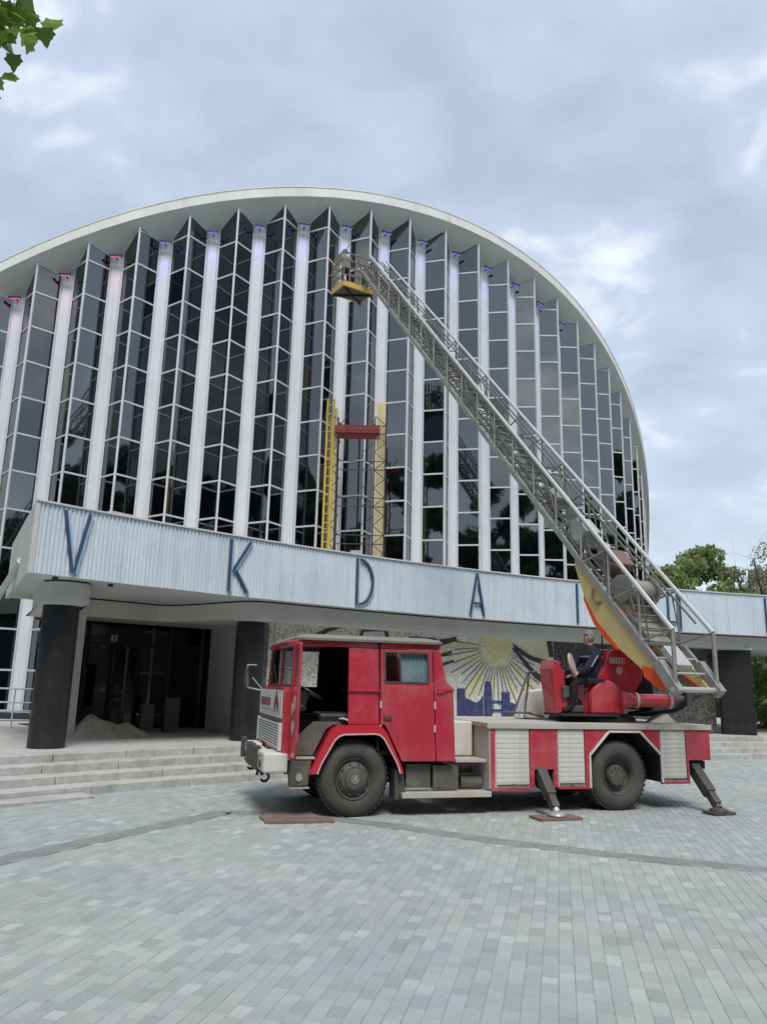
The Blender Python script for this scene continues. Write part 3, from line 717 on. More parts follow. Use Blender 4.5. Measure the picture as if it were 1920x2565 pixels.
    # dark marks on the grey stone part
    piece('dark_wing', [(126.7, 2.72), (126.2, 2.98), (125.6, 3.16), (124.9, 3.2), (125.5, 3.08), (126.1, 2.88)], 'mos_black', .02)
    piece('trapezoid_frame', [(124.25, 2.85), (122.6, 2.92), (122.8, 3.22), (124.0, 3.18)], 'mos_black', .014)
    piece('trapezoid', [(124.05, 2.92), (122.85, 2.97), (122.95, 3.17), (123.9, 3.13)], 'mos_grey', .02)
    piece('dark_bar', [(121.6, 2.95), (120.2, 3.0), (120.3, 3.08), (121.7, 3.08)], 'mos_black', .018)
    piece('bird_mark', [(121.0, 2.9), (120.75, 3.0), (120.2, 2.78), (120.35, 2.72), (120.75, 2.88)], 'mos_black', .03)
mosaic_wall()
def misc_entrance():
    # sand heap
    c = (-6.0, 17.75, POD); rnd = random.Random(4); mb = MB(); n = 36; m = 10; vs = [(0, 0, 0)]; fs = []
    def hgt(x, y):
        a = math.exp(-((x+.45)**2/.16+(y-.1)**2/.2))*.50+math.exp(-((x-.15)**2/.22+(y)**2/.16))*.27+math.exp(-((x-.62)**2/.12+(y+.02)**2/.10))*.16
        return a
    G = 40; pts = []
    for j in range(G):
        for i in range(G):
            x = -1.15+2.3*i/(G-1); y = -.75+1.5*j/(G-1); e = max(0, 1-(x/1.12)**2-(y/.72)**2)
            h = hgt(x, y)*min(1, e*4)+(rnd.uniform(0, .03)+.05*math.sin(9*x+3*y)*math.sin(7*y-4*x)*min(1,hgt(x,y)*6))*min(1, e*3)
            pts.append((x, y, h-.01))
    mb.add(pts, [(j*G+i, j*G+i+1, (j+1)*G+i+1, (j+1)*G+i) for j in range(G-1) for i in range(G-1)])
    o = mb.build('sand_heap', 'sand', smooth=True); o.location = c; o.scale = (.86, .86, .80); o.rotation_euler = (0, 0, .35)
    tag(o, 'heap of brown sand dumped at the left of the entrance opening', 'sand heap')
    for (x, y, w, h, nm, lab) in ((-5.63, 19.3, .30, .62, 'grey_board', 'grey board leaning in the entrance, right of the sand heap'), (-5.15, 19.75, .36, .78, 'grey_bin', 'tall grey box standing in the entrance beside the open door')):
        mb = MB(); mb.box(-w/2, w/2, -.12, .12, 0, h); mb.box(-w/2-.015, w/2+.015, -.135, .135, h, h+.04)
        o = mb.build(nm, 'greybox', bevel=.01); o.location = (x, y, POD); o.rotation_euler = (0, 0, .5); tag(o, lab, nm.split('_')[1])
    # guard rail by the hall on the far left
    root = thing('guard_rail', 'low white guard rail before the hall at the left edge', 'railing', (-8.6, 19.6, POD))
    for x in (-1.6, -.4, .75):
        mb = MB(); mb.tube((x, .02*x, 0), (x, .02*x, .95), .022); mb.build('post', 'rail_white', root)
    for z in (.95, .62, .42, .20):
        mb = MB(); mb.tube((-2.2, 0, z), (.85, 0, z), .02); mb.build('rail', 'rail_white', root)
misc_entrance()

# ---------------------------------------------------------------- trees
def crown_mesh(name, rnd, clumps, n, size, m):
    mb = MB()
    for _ in range(n):
        c, rx, rz = rnd.choice(clumps)
        d = Vector((rnd.gauss(0, 1), rnd.gauss(0, 1), rnd.gauss(0, 1))).normalized()*(rnd.random()**.45)
        p = Vector(c)+Vector((d.x*rx, d.y*rx, d.z*rz))
        s = size*rnd.uniform(.6, 1.4); a = Vector((rnd.gauss(0, 1), rnd.gauss(0, 1), rnd.gauss(0, .7))).normalized(); b = a.orthogonal().normalized()
        b = Matrix.Rotation(rnd.uniform(0, 6.28), 3, a) @ b; c2 = a.cross(b)
        t = rnd.random(); mb.add([p-b*s, p-c2*s*.55, p+b*s, p+c2*s*.55], [(0, 1, 2, 3)], (t, t, t, 1))
    me = mb.mesh(name); me.materials.append(M[m]); return me
def trunk_mb(h, r, limbs, rnd, sub=3, twig=0):
    mb = MB(); ends = []
    pts = [Vector((0, 0, 0))]; 
    for k in range(1, 6): pts.append(Vector((rnd.gauss(0, .04*h/5), rnd.gauss(0, .04*h/5), h*k/5)))
    for k in range(5): mb.tube(pts[k], pts[k+1], r*(1-.15*k), r*(1-.15*(k+1)), 9)
    for j in range(limbs):
        z = h*rnd.uniform(.45, 1); b = Vector((0, 0, z)); a = rnd.uniform(0, 6.28); L = h*rnd.uniform(.35, .6)
        p = b; d = Vector((math.cos(a)*.7, math.sin(a)*.7, .75)).normalized(); rr = r*.42
        for k in range(sub):
            q = p+d*L/sub; mb.tube(p, q, rr, rr*.66, 6); 
            for _ in range(twig):
                e = q+Vector((rnd.gauss(0, 1), rnd.gauss(0, 1), rnd.gauss(.5, .8))).normalized()*L*.35; mb.tube(q, e, rr*.3, rr*.1, 4)
                f = e+Vector((rnd.gauss(0, 1), rnd.gauss(0, 1), rnd.gauss(.5, .8))).normalized()*L*.25; mb.tube(e, f, rr*.13, rr*.06, 3)
            p = q; rr *= .66; d = (d+Vector((rnd.gauss(0, .25), rnd.gauss(0, .25), rnd.gauss(.1, .2)))).normalized()
        ends.append(p)
    return mb, ends
def trees():
    def clumps_for(rnd, h, w, n, z0):
        cl = []
        for _ in range(n):
            a = rnd.uniform(0, 6.28); q = rnd.random()**.6; z = z0+(h-z0)*rnd.random()
            f = math.sin(math.pi*min(1, max(.12, (z-z0)/(h-z0)*.85+.1)))
            cl.append(((math.cos(a)*w*q*f, math.sin(a)*w*q*f, z), rnd.uniform(.5, 1.0)*w*.36, rnd.uniform(.4, .8)*w*.32))
        return cl
    def tree(name, label, cat, loc, h, w, th, n, size, m, seed, z0=None, group=None, limbs=7, twig=0):
        rnd = random.Random(seed); root = thing(name, label, cat, loc, 0, group)
        mb, ends = trunk_mb(th, .028*h, limbs, rnd, twig=twig); mb.build('trunk', 'bark', root)
        me = crown_mesh('crown', rnd, clumps_for(rnd, h, w, 34, th*.7 if z0 is None else z0), n, size, m); link('crown', me, m, root)
        return root
    G = 'trees beyond the canopy at right'
    tree('broadleaf_tree', 'lower green tree directly beside the hall wall, above the canopy', 'tree', (17.0, 46.5, 0), 8.7, 3.7, 3.4, 9000, .15, 'leaf_green', 21, group=G)
    tree('broadleaf_tree', 'taller rounded green tree between the lower tree and the bare one', 'tree', (20.2, 47.5, 0), 10.3, 3.5, 4.2, 9000, .15, 'leaf_green', 22, group=G)
    tree('sparse_tree', 'thin pale tree with sparse new leaves at the right edge', 'tree', (22.6, 45.5, 0), 10.8, 3.0, 6.5, 900, .11, 'leaf_sparse', 23, group=G, limbs=12, twig=4)
    tree('broadleaf_tree', 'dark shrubby tree low behind the right end of the canopy', 'tree', (20.9, 43.0, 0), 7.2, 3.0, 3.0, 4500, .16, 'leaf_green', 24, z0=.8, group=G)
    tree('broadleaf_tree', 'pale green tree behind the thin bare one at the right edge', 'tree', (25.2, 50.5, 0), 9.4, 3.4, 4.0, 6000, .14, 'leaf_sparse', 27, group=G)
    # shrubs right of the wide pillar
    for k, (x, y, h, lab) in enumerate(((14.6, 29.5, 3.6, 'leafy green shrub right of the wide black pillar, at the frame edge'),)):
        tree('shrub', lab, 'shrub', (x, y, 0), h, 1.5, 1.2, 2600, .10, 'leaf_green', 30+k, z0=.3)
    # trees round the other sides of the plaza: they show in the glass front
    proto = tree('plaza_tree', 'leafy tree across the plaza, seen mirrored in the glass front', 'tree', (-21, -11, 0), 27, 8.0, 8.0, 8500, .55, 'leaf_dark', 40, z0=2.0, group='trees across the plaza mirrored in the glass')
    rnd = random.Random(9)
    spots = [(-11, -20), (0, -18), (10, -20), (19, -15), (27, -8), (33, 1), (37, 11), (41, 22), (-29, -3), (-34, 8), (-38, 19), (47, 32), (-42, 30), (30, -20)]
    for (x, y) in spots:
        c = copy_tree(proto); s = rnd.uniform(.8, 1.15); c.location = (x, y, 0); c.scale = (s, s, s*rnd.uniform(.88, 1.08)); c.rotation_euler = (0, 0, rnd.uniform(0, 6.28))
trees()
def near_tree():
    root = thing('maple_tree', 'leafy maple branch hanging into the top left corner', 'tree', (-7.5, 2.2, 0))
    O = Vector((-7.5, 2.2, 0)); rnd = random.Random(12)
    mb = MB(); mb.tube((0, 0, 0), (.1, 0, 3.2), .24, .2, 12); mb.tube((.1, 0, 3.2), (.2, .1, 6.5), .2, .13, 10); mb.tube((.2, .1, 6.5), (0, .1, 9.5), .13, .05, 8)
    mb.build('trunk', 'bark', root, smooth=True)
    # limb that reaches over the plaza
    tips = [Vector(p)-O for p in ((-3.25, 3.7, 7.35), (-2.55, 4.0, 6.55), (-2.15, 4.12, 6.1))]
    mb = MB(); p = [Vector((.2, .1, 6.0)), Vector((1.8, .7, 7.2))]+tips; rad = [.10, .06, .028, .014, .006]
    for k in range(4): mb.tube(p[k], p[k+1], rad[k], rad[k+1], 7)
    tw = [(tips[1], Vector((-2.62, 4.02, 5.62))-O), (tips[0], Vector((-2.7, 3.85, 5.35))-O), (tips[1], Vector((-2.3, 4.1, 5.75))-O)]
    for a, b in tw: mb.tube(a, b, .008, .003, 5)
    mb.build('branch', 'bark', root)
    me = crown_mesh('crown', rnd, [((0, 0, 9), 2.4, 1.8), ((-1.5, .5, 8), 1.8, 1.4), ((.5, -1.6, 8), 1.8, 1.4), ((-.8, 1.4, 8.6), 1.7, 1.3)], 2200, .10, 'leaf_near'); link('crown', me, 'leaf_near', root)
    # single lobed leaves
    out = [(0, -.02), (.2, .0), (.46, -.04), (.45, .15), (.62, .32), (.46, .42), (.38, .54), (.24, .62), (.15, .80), (0, .98)]
    out = out+[(-x, y) for x, y in out[-2:0:-1]]
    leaf_me = []
    for t in (.05, .3, .55, .8):
        mb = MB(); vs = [(0, .3, .05)]+[(x, y, .10*abs(x)-.05*y) for x, y in out]; n = len(out)
        mb.add([(x*.19, y*.19, z*.19) for x, y, z in vs], [(0, 1+k, 1+(k+1) % n) for k in range(n)], (t, t, t, 1))
        me = mb.mesh('leaf'); me.materials.append(M['leaf_near']); leaf_me.append(me)
    spots = []
    # points along the visible twigs (distance about 4.8 m from the camera)
    import numpy as np_
    f, pit, rol = 1927.4, .221, .0233
    cen = [(-30, 30, 1.0), (20, 60, .8), (60, 55, .6), (85, 50, .5), (100, 60, .35), (70, 85, .45), (40, 75, .6), (0, 90, .8), (10, 130, .5), (-10, 160, .45), (48, 20, .6), (-30, 80, 1.0), (15, 15, .9)]
    base = Vector((-2.45, 4.0, 5.75)); ex = Vector((.98, .2, 0)); ez = Vector((.1, -.45, .88))
    for (cx, cy, sp) in cen:
        for _ in range(5):
            x = (cx+rnd.gauss(0, 16)-40)/400; y = -(cy+rnd.gauss(0, 13)-70)/400
            spots.append(base+ex*x+ez*y+Vector((rnd.gauss(0, .08), rnd.gauss(0, .12), 0)))
    for q in spots:
        o = bpy.data.objects.new('leaf', rnd.choice(leaf_me)); COL.objects.link(o); o.parent = root
        o.location = q-O; s = rnd.uniform(.45, .85); o.scale = (s, s, s)
        o.rotation_euler = (rnd.gauss(-1.9, .55), rnd.gauss(0, .5), rnd.uniform(0, 6.28))
near_tree()

# ================================================================ LADDER TRUCK
TO = Vector((-.305, 10.938, 0)); TRZ = .279; KX = .958
TR = thing('ladder_truck', 'faded red fire ladder truck standing before the steps with its ladder raised', 'truck', TO, TRZ); TR.scale = (KX, 1, 1)
TW = 2.3
def tl_(p):   # world to truck local
    d = Vector(p)-TO; c, s = math.cos(TRZ), math.sin(TRZ); return Vector(((d.x*c+d.y*s)/KX, -d.x*s+d.y*c, d.z))
def vsk(z): return max(0, z-1.66)*.13
def panel(mb, poly, far=False, v0=0., th=.045):
    if not far: a = [(u, v0+vsk(z), z) for u, z in poly]; mb.extrude(a, (0, th, 0))
    else: a = [(u, TW-v0-vsk(z), z) for u, z in poly]; mb.extrude(a, (0, -th, 0))
    return mb
def wheel(u, v, inner, name='wheel', mir=1):
    # axis along v; outer face at v
    hub = MB(); 
    t = MB(); R0 = .497
    prof = [(.27, .05), (.30, .015), (.36, 0), (.43, .012), (.472, .04), (.492, .075), (.497, .10), (.497, .20), (.492, .225), (.47, .26), (.36, .285), (.27, .25)]
    t.lathe(prof, (u, v, .495), (0, mir, 0), 56)
    w = t.build(name, 'rubber', TR, smooth=True)
    lug = MB()
    for k in range(44):
        a = 2*math.pi*k/44; ca, sa = math.cos(a), math.sin(a)
        for s0 in (.055, .155):
            c = Vector((u+ca*.497, v+mir*(s0+.045), .495+sa*.497)); tg = Vector((-sa, 0, ca)); rd = Vector((ca, 0, sa)); ax = Vector((0, mir, 0))
            p = [c+tg*x+ax*y for x, y in ((-.022, -.045), (.022, -.045), (.022, .045), (-.022, .045))]
            lug.extrude(p, rd*.012)
    lug.build('tread', 'rubber', w)
    r = MB()
    if inner:   # rear: deep dish
        r.lathe([(.275, .05), (.268, .03), (.255, .05), (.245, .15), (.17, .16), (.16, .12), (.145, .075), (.10, .065), (0, .065)], (u, v, .495), (0, mir, 0), 40)
    else:
        r.lathe([(.275, .05), (.268, .02), (.255, .035), (.24, .075), (.225, .07), (.19, .02), (.165, .0), (.14, .0), (.135, -.03), (.09, -.045), (0, -.045)], (u, v, .495), (0, mir, 0), 40)
    rr = r.build('rim', 'rim', w, smooth=True)
    nuts = MB()
    for k in range(10):
        a = 2*math.pi*k/10; rad = .205 if not inner else .125; y = .03 if not inner else .075
        c = Vector((u+math.cos(a)*rad, v+mir*y, .495+math.sin(a)*rad)); nuts.tube(c, c-Vector((0, mir*.03, 0)), .014, n=6)
    nuts.build('nuts', 'hub', w)
    if not inner and mir > 0:
        e = MB(); e.lathe([(.052, -.046), (.052, -.054), (.043, -.054), (.043, -.046)], (u, v, .495), (0, mir, 0), 24)
        e.extrude([(u-.036, v-.048, .47), (u-.012, v-.048, .47), (u+.004, v-.048, .51), (u+.018, v-.048, .465), (u+.036, v-.048, .465), (u+.006, v-.048, .545)], (0, -.006, 0)); e.build('emblem', 'emblem', w)
    return w
wheel(0, .02, False); wheel(4.28, .03, True)
wheel(0, TW-.02, False, mir=-1); wheel(4.28, TW-.03, True, mir=-1)
wheel(4.28, .35, True); wheel(4.28, TW-.35, True, mir=-1)
def T(mb, name, m, parent=None, **k): return mb.build(name, m, parent or TR, **k)
def chassis():
    c = MB(); c.box(-.9, 5.8, .62, .76, .5, .72); c.box(-.9, 5.8, TW-.76, TW-.62, .5, .72)
    for u in (-.5, .8, 2., 3.4, 5.2): c.box(u-.06, u+.06, .761, TW-.761, .52, .70)
    ch = T(c, 'chassis_frame', 'chassis')
    for u in (0, 4.28):
        a = MB(); a.tube((u, .25, .495), (u, TW-.25, .495), .075, n=14); a.ell((u, TW/2, .495), .2, .2, .2); T(a, 'axle', 'chassis', ch, smooth=True)
    t = MB(); t.box(.80, 1.18, .12, .55, .36, .68); t.box(1.22, 1.62, .12, .55, .34, .66); t.tube((1.7, .3, .40), (2.05, .3, .40), .1, n=14); T(t, 'tool_tank', 'undertank', bevel=.015)
    e = MB(); e.box(-.6, .8, .8, 1.5, .35, .8); T(e, 'engine_sump', 'chassis')
    s = MB(); s.box(.70, 2.08, -.02, .26, .27, .31); s.box(.70, 2.08, -.025, -.012, .24, .315); T(s, 'running_board', 'cream', bevel=.006)
    m = MB(); m.box(.60, .66, .02, .30, .22, .62); T(m, 'mudflap', 'rubber', bevel=.008)
    m = MB(); m.extrude([(.60, .05, .62), (.72, .05, .62), (.78, .05, .30), (.66, .05, .27)], (0, .22, 0)); T(m, 'mudguard_skirt', 'rubber', bevel=.008)
chassis()
def cab():
    W1 = TW
    body = MB()
    # near side skin: corner, B panel, rear panel
    panel(body, [(-1.05, .74), (-.90, .74), (-.90, 1.66), (-1.07, 1.66)])
    panel(body, [(-.12, 1.20), (.34, 1.20), (.34, 2.25), (-.12, 2.25)])
    panel(body, [(1.185, 2.25), (1.30, 2.25), (1.395, 1.80), (1.49, 1.73), (1.52, .72), (1.225, .72)])
    panel(body, [(-.90, 2.255), (1.31, 2.255), (1.315, 2.34), (-.90, 2.34)])
    # far side skin with a window opening in the front door
    panel(body, [(-1.05, .74), (1.52, .72), (1.49, 1.66), (-1.07, 1.66)], far=True)
    panel(body, [(-.93, 1.665), (-.80, 1.665), (-.80, 2.25), (-.90, 2.25)], far=True)
    panel(body, [(-.12, 1.665), (1.48, 1.665), (1.30, 2.25), (-.12, 2.25)], far=True)
    body.box(-1.068, -.86, .05, W1-.05, 1.661, 1.685)
    panel(body, [(-.90, 2.255), (1.31, 2.255), (1.315, 2.34), (-.90, 2.34)], far=True)
    # front and rear walls
    body.extrude([(-1.05, .046, .74), (-1.05, W1-.046, .74), (-1.07, W1-.046, 1.66), (-1.07, .046, 1.66)], (.04, 0, 0))
    body.extrude([(1.515, .046, .72), (1.515, W1-.046, .72), (1.485, W1-.046, 1.72), (1.485, .046, 1.72)], (-.04, 0, 0))
    cb = T(body, 'cab_body', 'red', bevel=.012)
    # thin side crease mouldings
    mo = MB(); mo.box(-.12, .34, -.008, .01, 1.665, 1.69); mo.box(1.23, 1.50, -.008, .01, 1.685, 1.71); mo.box(-.12, .34, -.008, .006, 1.22, 1.245); T(mo, 'moulding', 'red2', cb)
    # A pillars and windscreen
    ap = MB()
    for far in (False, True): panel(ap, [(-.965, 1.665), (-.895, 1.665), (-.87, 2.26), (-.935, 2.26)], far, th=.06)
    ap.beam((-.93, .12, 1.70), (-.93, W1-.12, 1.70), .04, .03); ap.beam((-.92, W1/2, 1.70), (-.895, W1/2, 2.25), .03, .04, (1, 0, 0)); T(ap, 'windscreen_frame', 'red', cb, bevel=.008)
    gl = MB(); gl.add([(-.925, .10, 1.71), (-.925, W1-.10, 1.71), (-.90, W1-.16, 2.25), (-.90, .16, 2.25)], [(0, 1, 2, 3)]); T(gl, 'windscreen', 'glass', cb)
    gk = MB(); gk.beam((-.935, .1, 1.71), (-.91, .15, 2.24), .03, .03); gk.beam((-.935, W1-.1, 1.71), (-.91, W1-.15, 2.24), .03, .03); gk.beam((-.938, .1, 1.72), (-.938, W1-.1, 1.72), .025, .025); T(gk, 'gasket', 'rubber', cb)
    wp = MB(); 
    for v in (.45, 1.35): wp.tube((-.96, v, 1.70), (-.935, v+.45, 2.02), .008, n=5)
    T(wp, 'wiper', 'rubber', cb)
    vi = MB(); pts = [(-.90, .05), (-.97, .11), (-1.0, .35), (-1.01, W1/2), (-1.0, W1-.35), (-.97, W1-.11), (-.90, W1-.05)]
    vi.extrude([(u, v, 2.26) for u, v in pts], (0, 0, .07)); T(vi, 'visor', 'red', cb, bevel=.02)
    # roof skin
    ro = MB(); n = 9; rings = []
    for k, (h, ins) in enumerate(((2.335, -.01), (2.365, -.015), (2.40, .03), (2.425, .14), (2.435, .5))):
        u0, u1, v0, v1 = -.89+ins*.8, 1.335-ins, .02+ins, W1-.02-ins; c = .10 if k < 4 else .05
        rings.append([(u0+c, v0, h), (u1-c, v0, h), (u1, v0+c, h), (u1, v1-c, h), (u1-c, v1, h), (u0+c, v1, h), (u0, v1-c, h), (u0, v0+c, h)])
    for a, b in zip(rings, rings[1:]): ro.loft(a, b)
    ro.add(rings[-1], [tuple(range(8))]); ro.add(rings[0], [tuple(range(8))]); T(ro, 'cab_roof', 'cabroof', cb, smooth=True)
    # rear window glass
    rg = MB(); rg.extrude([(1.31, .16, 2.22), (1.31, W1-.16, 2.22), (1.40, W1-.1, 1.79), (1.40, .1, 1.79)], (-.012, 0, 0)); T(rg, 'rear_window', 'glass', cb)
    rq = MB(); panel(rq, [(1.225, 2.20), (1.275, 2.20), (1.36, 1.82), (1.255, 1.80)], v0=-.006, th=.01)
    # rear door with framed window
    d = MB(); g = .012
    panel(d, [(.355, 1.79), (1.168, 1.79), (1.21, .72), (.69, .72), (.64, .82), (.43, 1.205), (.355, 1.215)], v0=-.012, th=.05)
    for q in ([(.355, 1.791), (.42, 1.791), (.42, 2.245), (.355, 2.245)], [(1.10, 1.791), (1.168, 1.791), (1.168, 2.245), (1.10, 2.245)], [(.421, 2.205), (1.099, 2.205), (1.099, 2.245), (.421, 2.245)]): panel(d, q, v0=-.012, th=.05)
    rd = T(d, 'rear_door', 'red', cb, bevel=.012)
    fr = MB()
    for a, b in (((.42, 1.79), (1.10, 1.79)), ((1.10, 1.79), (1.10, 2.205)), ((1.10, 2.205), (.42, 2.205)), ((.42, 2.205), (.42, 1.79))):
        fr.beam((a[0], -.014+vsk(a[1]), a[1]), (b[0], -.014+vsk(b[1]), b[1]), .022, .022)
    fr.beam((.66, -.005+vsk(1.8), 1.8), (.66, -.005+vsk(2.2), 2.2), .02, .02); T(fr, 'window_frame', 'rubber', rd)
    wg = MB(); wg.add([(.42, .008+vsk(1.79), 1.79), (1.10, .008+vsk(1.79), 1.79), (1.10, .008+vsk(2.205), 2.205), (.42, .008+vsk(2.205), 2.205)], [(0, 1, 2, 3)]); T(wg, 'window_pane', 'glass', rd)
    cu = MB(); n = 22; a = [(.67+.44*k/n, .075+.010*math.sin(k*1.9), 1.72) for k in range(n+1)]; b = [(x, y+.05, 2.22) for x, y, _ in a]
    cu.add(a+b, [(k, k+1, n+2+k, n+1+k) for k in range(n)]); T(cu, 'curtain', 'curtain', cb)
    hd = MB()
    for z in (1.48, 1.16): hd.box(.34, .37, -.03, 0, z-.05, z+.05); hd.box(1.17, 1.20, -.03, 0, z-.05, z+.05)
    T(hd, 'hinge', 'pinktrim', rd, bevel=.005)
    hh = MB(); hh.box(.40, .52, -.05, -.03, 1.30, 1.325); hh.box(.40, .42, -.04, -.01, 1.295, 1.33); hh.box(.50, .52, -.04, -.01, 1.295, 1.33); T(hh, 'handle', 'rubber', rd)
    # wheel arch flare
    outp = [(-.66, .57), (-.60, .70), (-.40, 1.10), (-.33, 1.17), (-.25, 1.20), (.30, 1.21), (.38, 1.18), (.45, 1.10), (.66, .70), (.71, .57)]
    inp = [(.655, .57), (.61, .70), (.41, 1.02), (.345, 1.075), (.27, 1.09), (-.18, 1.08), (-.26, 1.055), (-.32, 1.0), (-.50, .70), (-.55, .57)]
    fl = MB(); n = 10
    A = [(u, -.05, z) for u, z in outp]; B = [(u, -.05, z) for u, z in inp[::-1]]; A2 = [(u, .26, z) for u, z in outp]; B2 = [(u, .26, z) for u, z in inp[::-1]]
    for k in range(n-1):
        fl.add([A[k], A[k+1], B[k+1], B[k], A2[k], A2[k+1], B2[k+1], B2[k]], [(0, 1, 2, 3), (0, 4, 5, 1), (3, 2, 6, 7)])
    for k in (0, n-1): fl.add([A[k], B[k], B2[k], A2[k]], [(0, 1, 2, 3)])
    bmm = T(fl, 'wheel_arch', 'red2', cb)
    tr = MB()
    for a, b in zip(inp, inp[1:]): tr.beam((a[0], -.052, a[1]), (b[0], -.052, b[1]), .022, .02)
    T(tr, 'arch_trim', 'pinktrim', bmm)
    wl = MB()
    for k in range(n-1): wl.add([B[k], B[k+1], (B[k+1][0], .7, B[k+1][2]), (B[k][0], .7, B[k][2])], [(0, 1, 2, 3)])
    T(wl, 'wheel_well', 'chassis', cb)
    # sill and floor behind the open front door
    si = MB(); panel(si, [(-.855, .80), (-.60, .80), (-.42, 1.14), (-.32, 1.20), (-.14, 1.20), (-.14, 1.24), (-.60, 1.24), (-.855, 1.02)], v0=.09, th=.04); T(si, 'door_sill', 'undertank', cb)
    sp = MB(); sp.box(-.86, -.58, .02, .30, .755, .785); T(sp, 'step_plate', 'cream', cb)
    # interior: shade put into the near-black liner and added partition
    it = MB(); it.box(-1.0, 1.46, .10, W1-.10, .80, .86); it.box(.33, .36, .05, W1-.05, .86, 2.32); it.box(-.99, -.91, .07, W1-.07, .86, 1.64); it.box(-.905, -.72, .1, W1-.1, 1.38, 1.64); it.box(-.7, .3, .95, 1.4, .87, 1.30)
    it.box(-.85, 1.28, .12, W1-.12, 2.318, 2.332)
    it.box(-.92, .32, W1-.075, W1-.05, .87, 1.69); it.box(-.115, .32, W1-.16, W1-.145, 1.69, 2.31); it.box(-.92, -.80, W1-.13, W1-.115, 1.69, 2.3)
    T(it, 'cab_interior', 'dark', cb)
    se = MB(); se.box(-.52, .02, .14, .66, 1.18, 1.36); se.box(-.02, .14, .14, .66, 1.36, 1.86); T(se, 'driver_seat', 'vinyl', cb, bevel=.05)
    sw = MB(); c = Vector((-.60, .45, 1.62)); ax = Vector((-.45, 0, -.9)).normalized(); x = Vector((0, 1, 0)); y = ax.cross(x)
    pts = [c+(x*math.cos(t)+y*math.sin(t))*.21 for t in [k*2*math.pi/20 for k in range(21)]]; sw.path(pts, .014, 6); sw.tube(c, c+ax*.35, .02); 
    for t in (0, 2.1, 4.2): sw.tube(c, c+(x*math.cos(t)+y*math.sin(t))*.2, .01, n=5)
    T(sw, 'steering_wheel', 'vinyl', cb)
    # front: white plate, grille slats
    fw = MB(); fw.extrude([(-1.078, .05, 1.275), (-1.078, W1-.05, 1.275), (-1.083, W1-.05, 1.645), (-1.083, .05, 1.645)], (.012, 0, 0)); fp = T(fw, 'front_plate', 'truck_white', cb)
    tx = MB(); U0 = -1.087
    def dot(v, z, w, h): tx.box(U0, U0+.006, v-w/2, v+w/2, z-h/2, z+h/2)
    # dark red lettering and a three-lobed emblem, too blurred to read
    x = W1-.25
    for k, (w, h) in enumerate(((.11, .11), (.10, .13), (.11, .11), (.09, .12), (.10, .11), (.10, .12))): dot(W1-.30-k*.17, 1.47, w, h); 
    for k, (v, z) in enumerate(((.50, 1.58), (.58, 1.50), (.42, 1.50), (.62, 1.44), (.38, 1.44), (.50, 1.53))): tx.tube((U0+.006, v, z), (U0, v, z), .055, n=14)
    dot(.34, 1.42, .05, .09); dot(.66, 1.42, .05, .09)
    T(tx, 'lettering', 'maroon', fp)
    g2 = MB()
    for k in range(12): g2.box(U0, U0+.006, .18+k*.16, .18+k*.16+.10, 1.345, 1.375)
    T(g2, 'small_print', 'greyprint', fp)
    gs = MB(); gs.box(-1.070, -1.058, .05, W1-.05, 1.215, 1.27); T(gs, 'grille_strip', 'undertank', cb)
    gb = MB(); gb.box(-1.072, -1.056, .10, W1-.10, .88, 1.21); T(gb, 'grille_back', 'chassis', cb)
    for k in range(9):
        s = MB(); z = .905+k*.036; s.box(-1.10, -1.072, .07, W1-.07, z-.010, z+.010); T(s, 'grille_slat', 'truck_white', cb)
    for v in (.06, W1-.06):
        s = MB(); s.box(-1.105, -1.06, v-.03, v+.03, .86, 1.22); T(s, 'grille_post', 'truck_white', cb)
    # bumper
    bu = MB(); bu.box(-1.30, -.96, -.01, .62, .58, .84); bu.box(-1.30, -1.06, W1-.62, W1+.01, .58, .84); bu.box(-1.26, -1.10, .62, W1-.62, .60, .82)
    bp = T(bu, 'bumper', 'truck_white', bevel=.03)
    for v in (.30, W1-.30):
        h = MB(); h.tube((-1.302, v, .71), (-1.325, v, .71), .085, n=20); T(h, 'headlight', 'hub', bp)
    for v in (.72, .92, 1.30, 1.62): bk = MB(); bk.box(-1.34, -1.24, v-.045, v+.045, .56, .87); T(bk, 'bumper_guard', 'rubber', bp, bevel=.01)
    bk = MB(); bk.box(-1.36, -1.28, W1-.22, W1-.06, .60, .90); T(bk, 'bumper_guard', 'rubber', bp, bevel=.01)
    hk = MB()
    for v in (.35, 1.9):
        pts = [Vector((-1.22+.06*math.sin(t), v, .50+.06*math.cos(t))) for t in [k*.6 for k in range(-2, 8)]]; hk.path([Vector((-1.22, v, .60))]+pts, .02, 6)
    hk.tube((-1.25, .9, .46), (-1.25, .9, .60), .02); hk.tube((-1.28, .15, .565), (-1.28, W1-.15, .565), .022)
    T(hk, 'tow_hook', 'chassis', bp)
    # foot step box with lamp under the front corner
    fb = MB(); fb.extrude([(-.93, .03, .74), (-.62, .03, .74), (-.66, .03, .42), (-.90, .03, .40)], (0, .22, 0)); fs = T(fb, 'foot_step', 'undertank', cb, bevel=.01)
    lp = MB(); lp.lathe([(0, -.03), (.045, -.02), (.055, 0), (.0, 0)], (-.79, .03, .52), (0, 1, 0), 16); T(lp, 'marker_lamp', 'emblem', fs, smooth=True)
    kb = MB(); kb.box(-.91, -.65, -.02, .22, .385, .40); T(kb, 'step_tread', 'cream', fs)
    # open front door, swung straight out
    dr = MB(); u0, u1 = -.945, -.905; L = -.70
    def du(v): return .075*v
    def dp(poly): dr.extrude([(u0+du(v), v, z) for v, z in poly], (u1-u0, 0, 0))
    dp([(-.01, .80), (-.01, 1.70), (L, 1.70), (L, 1.02), (-.52, .80)])
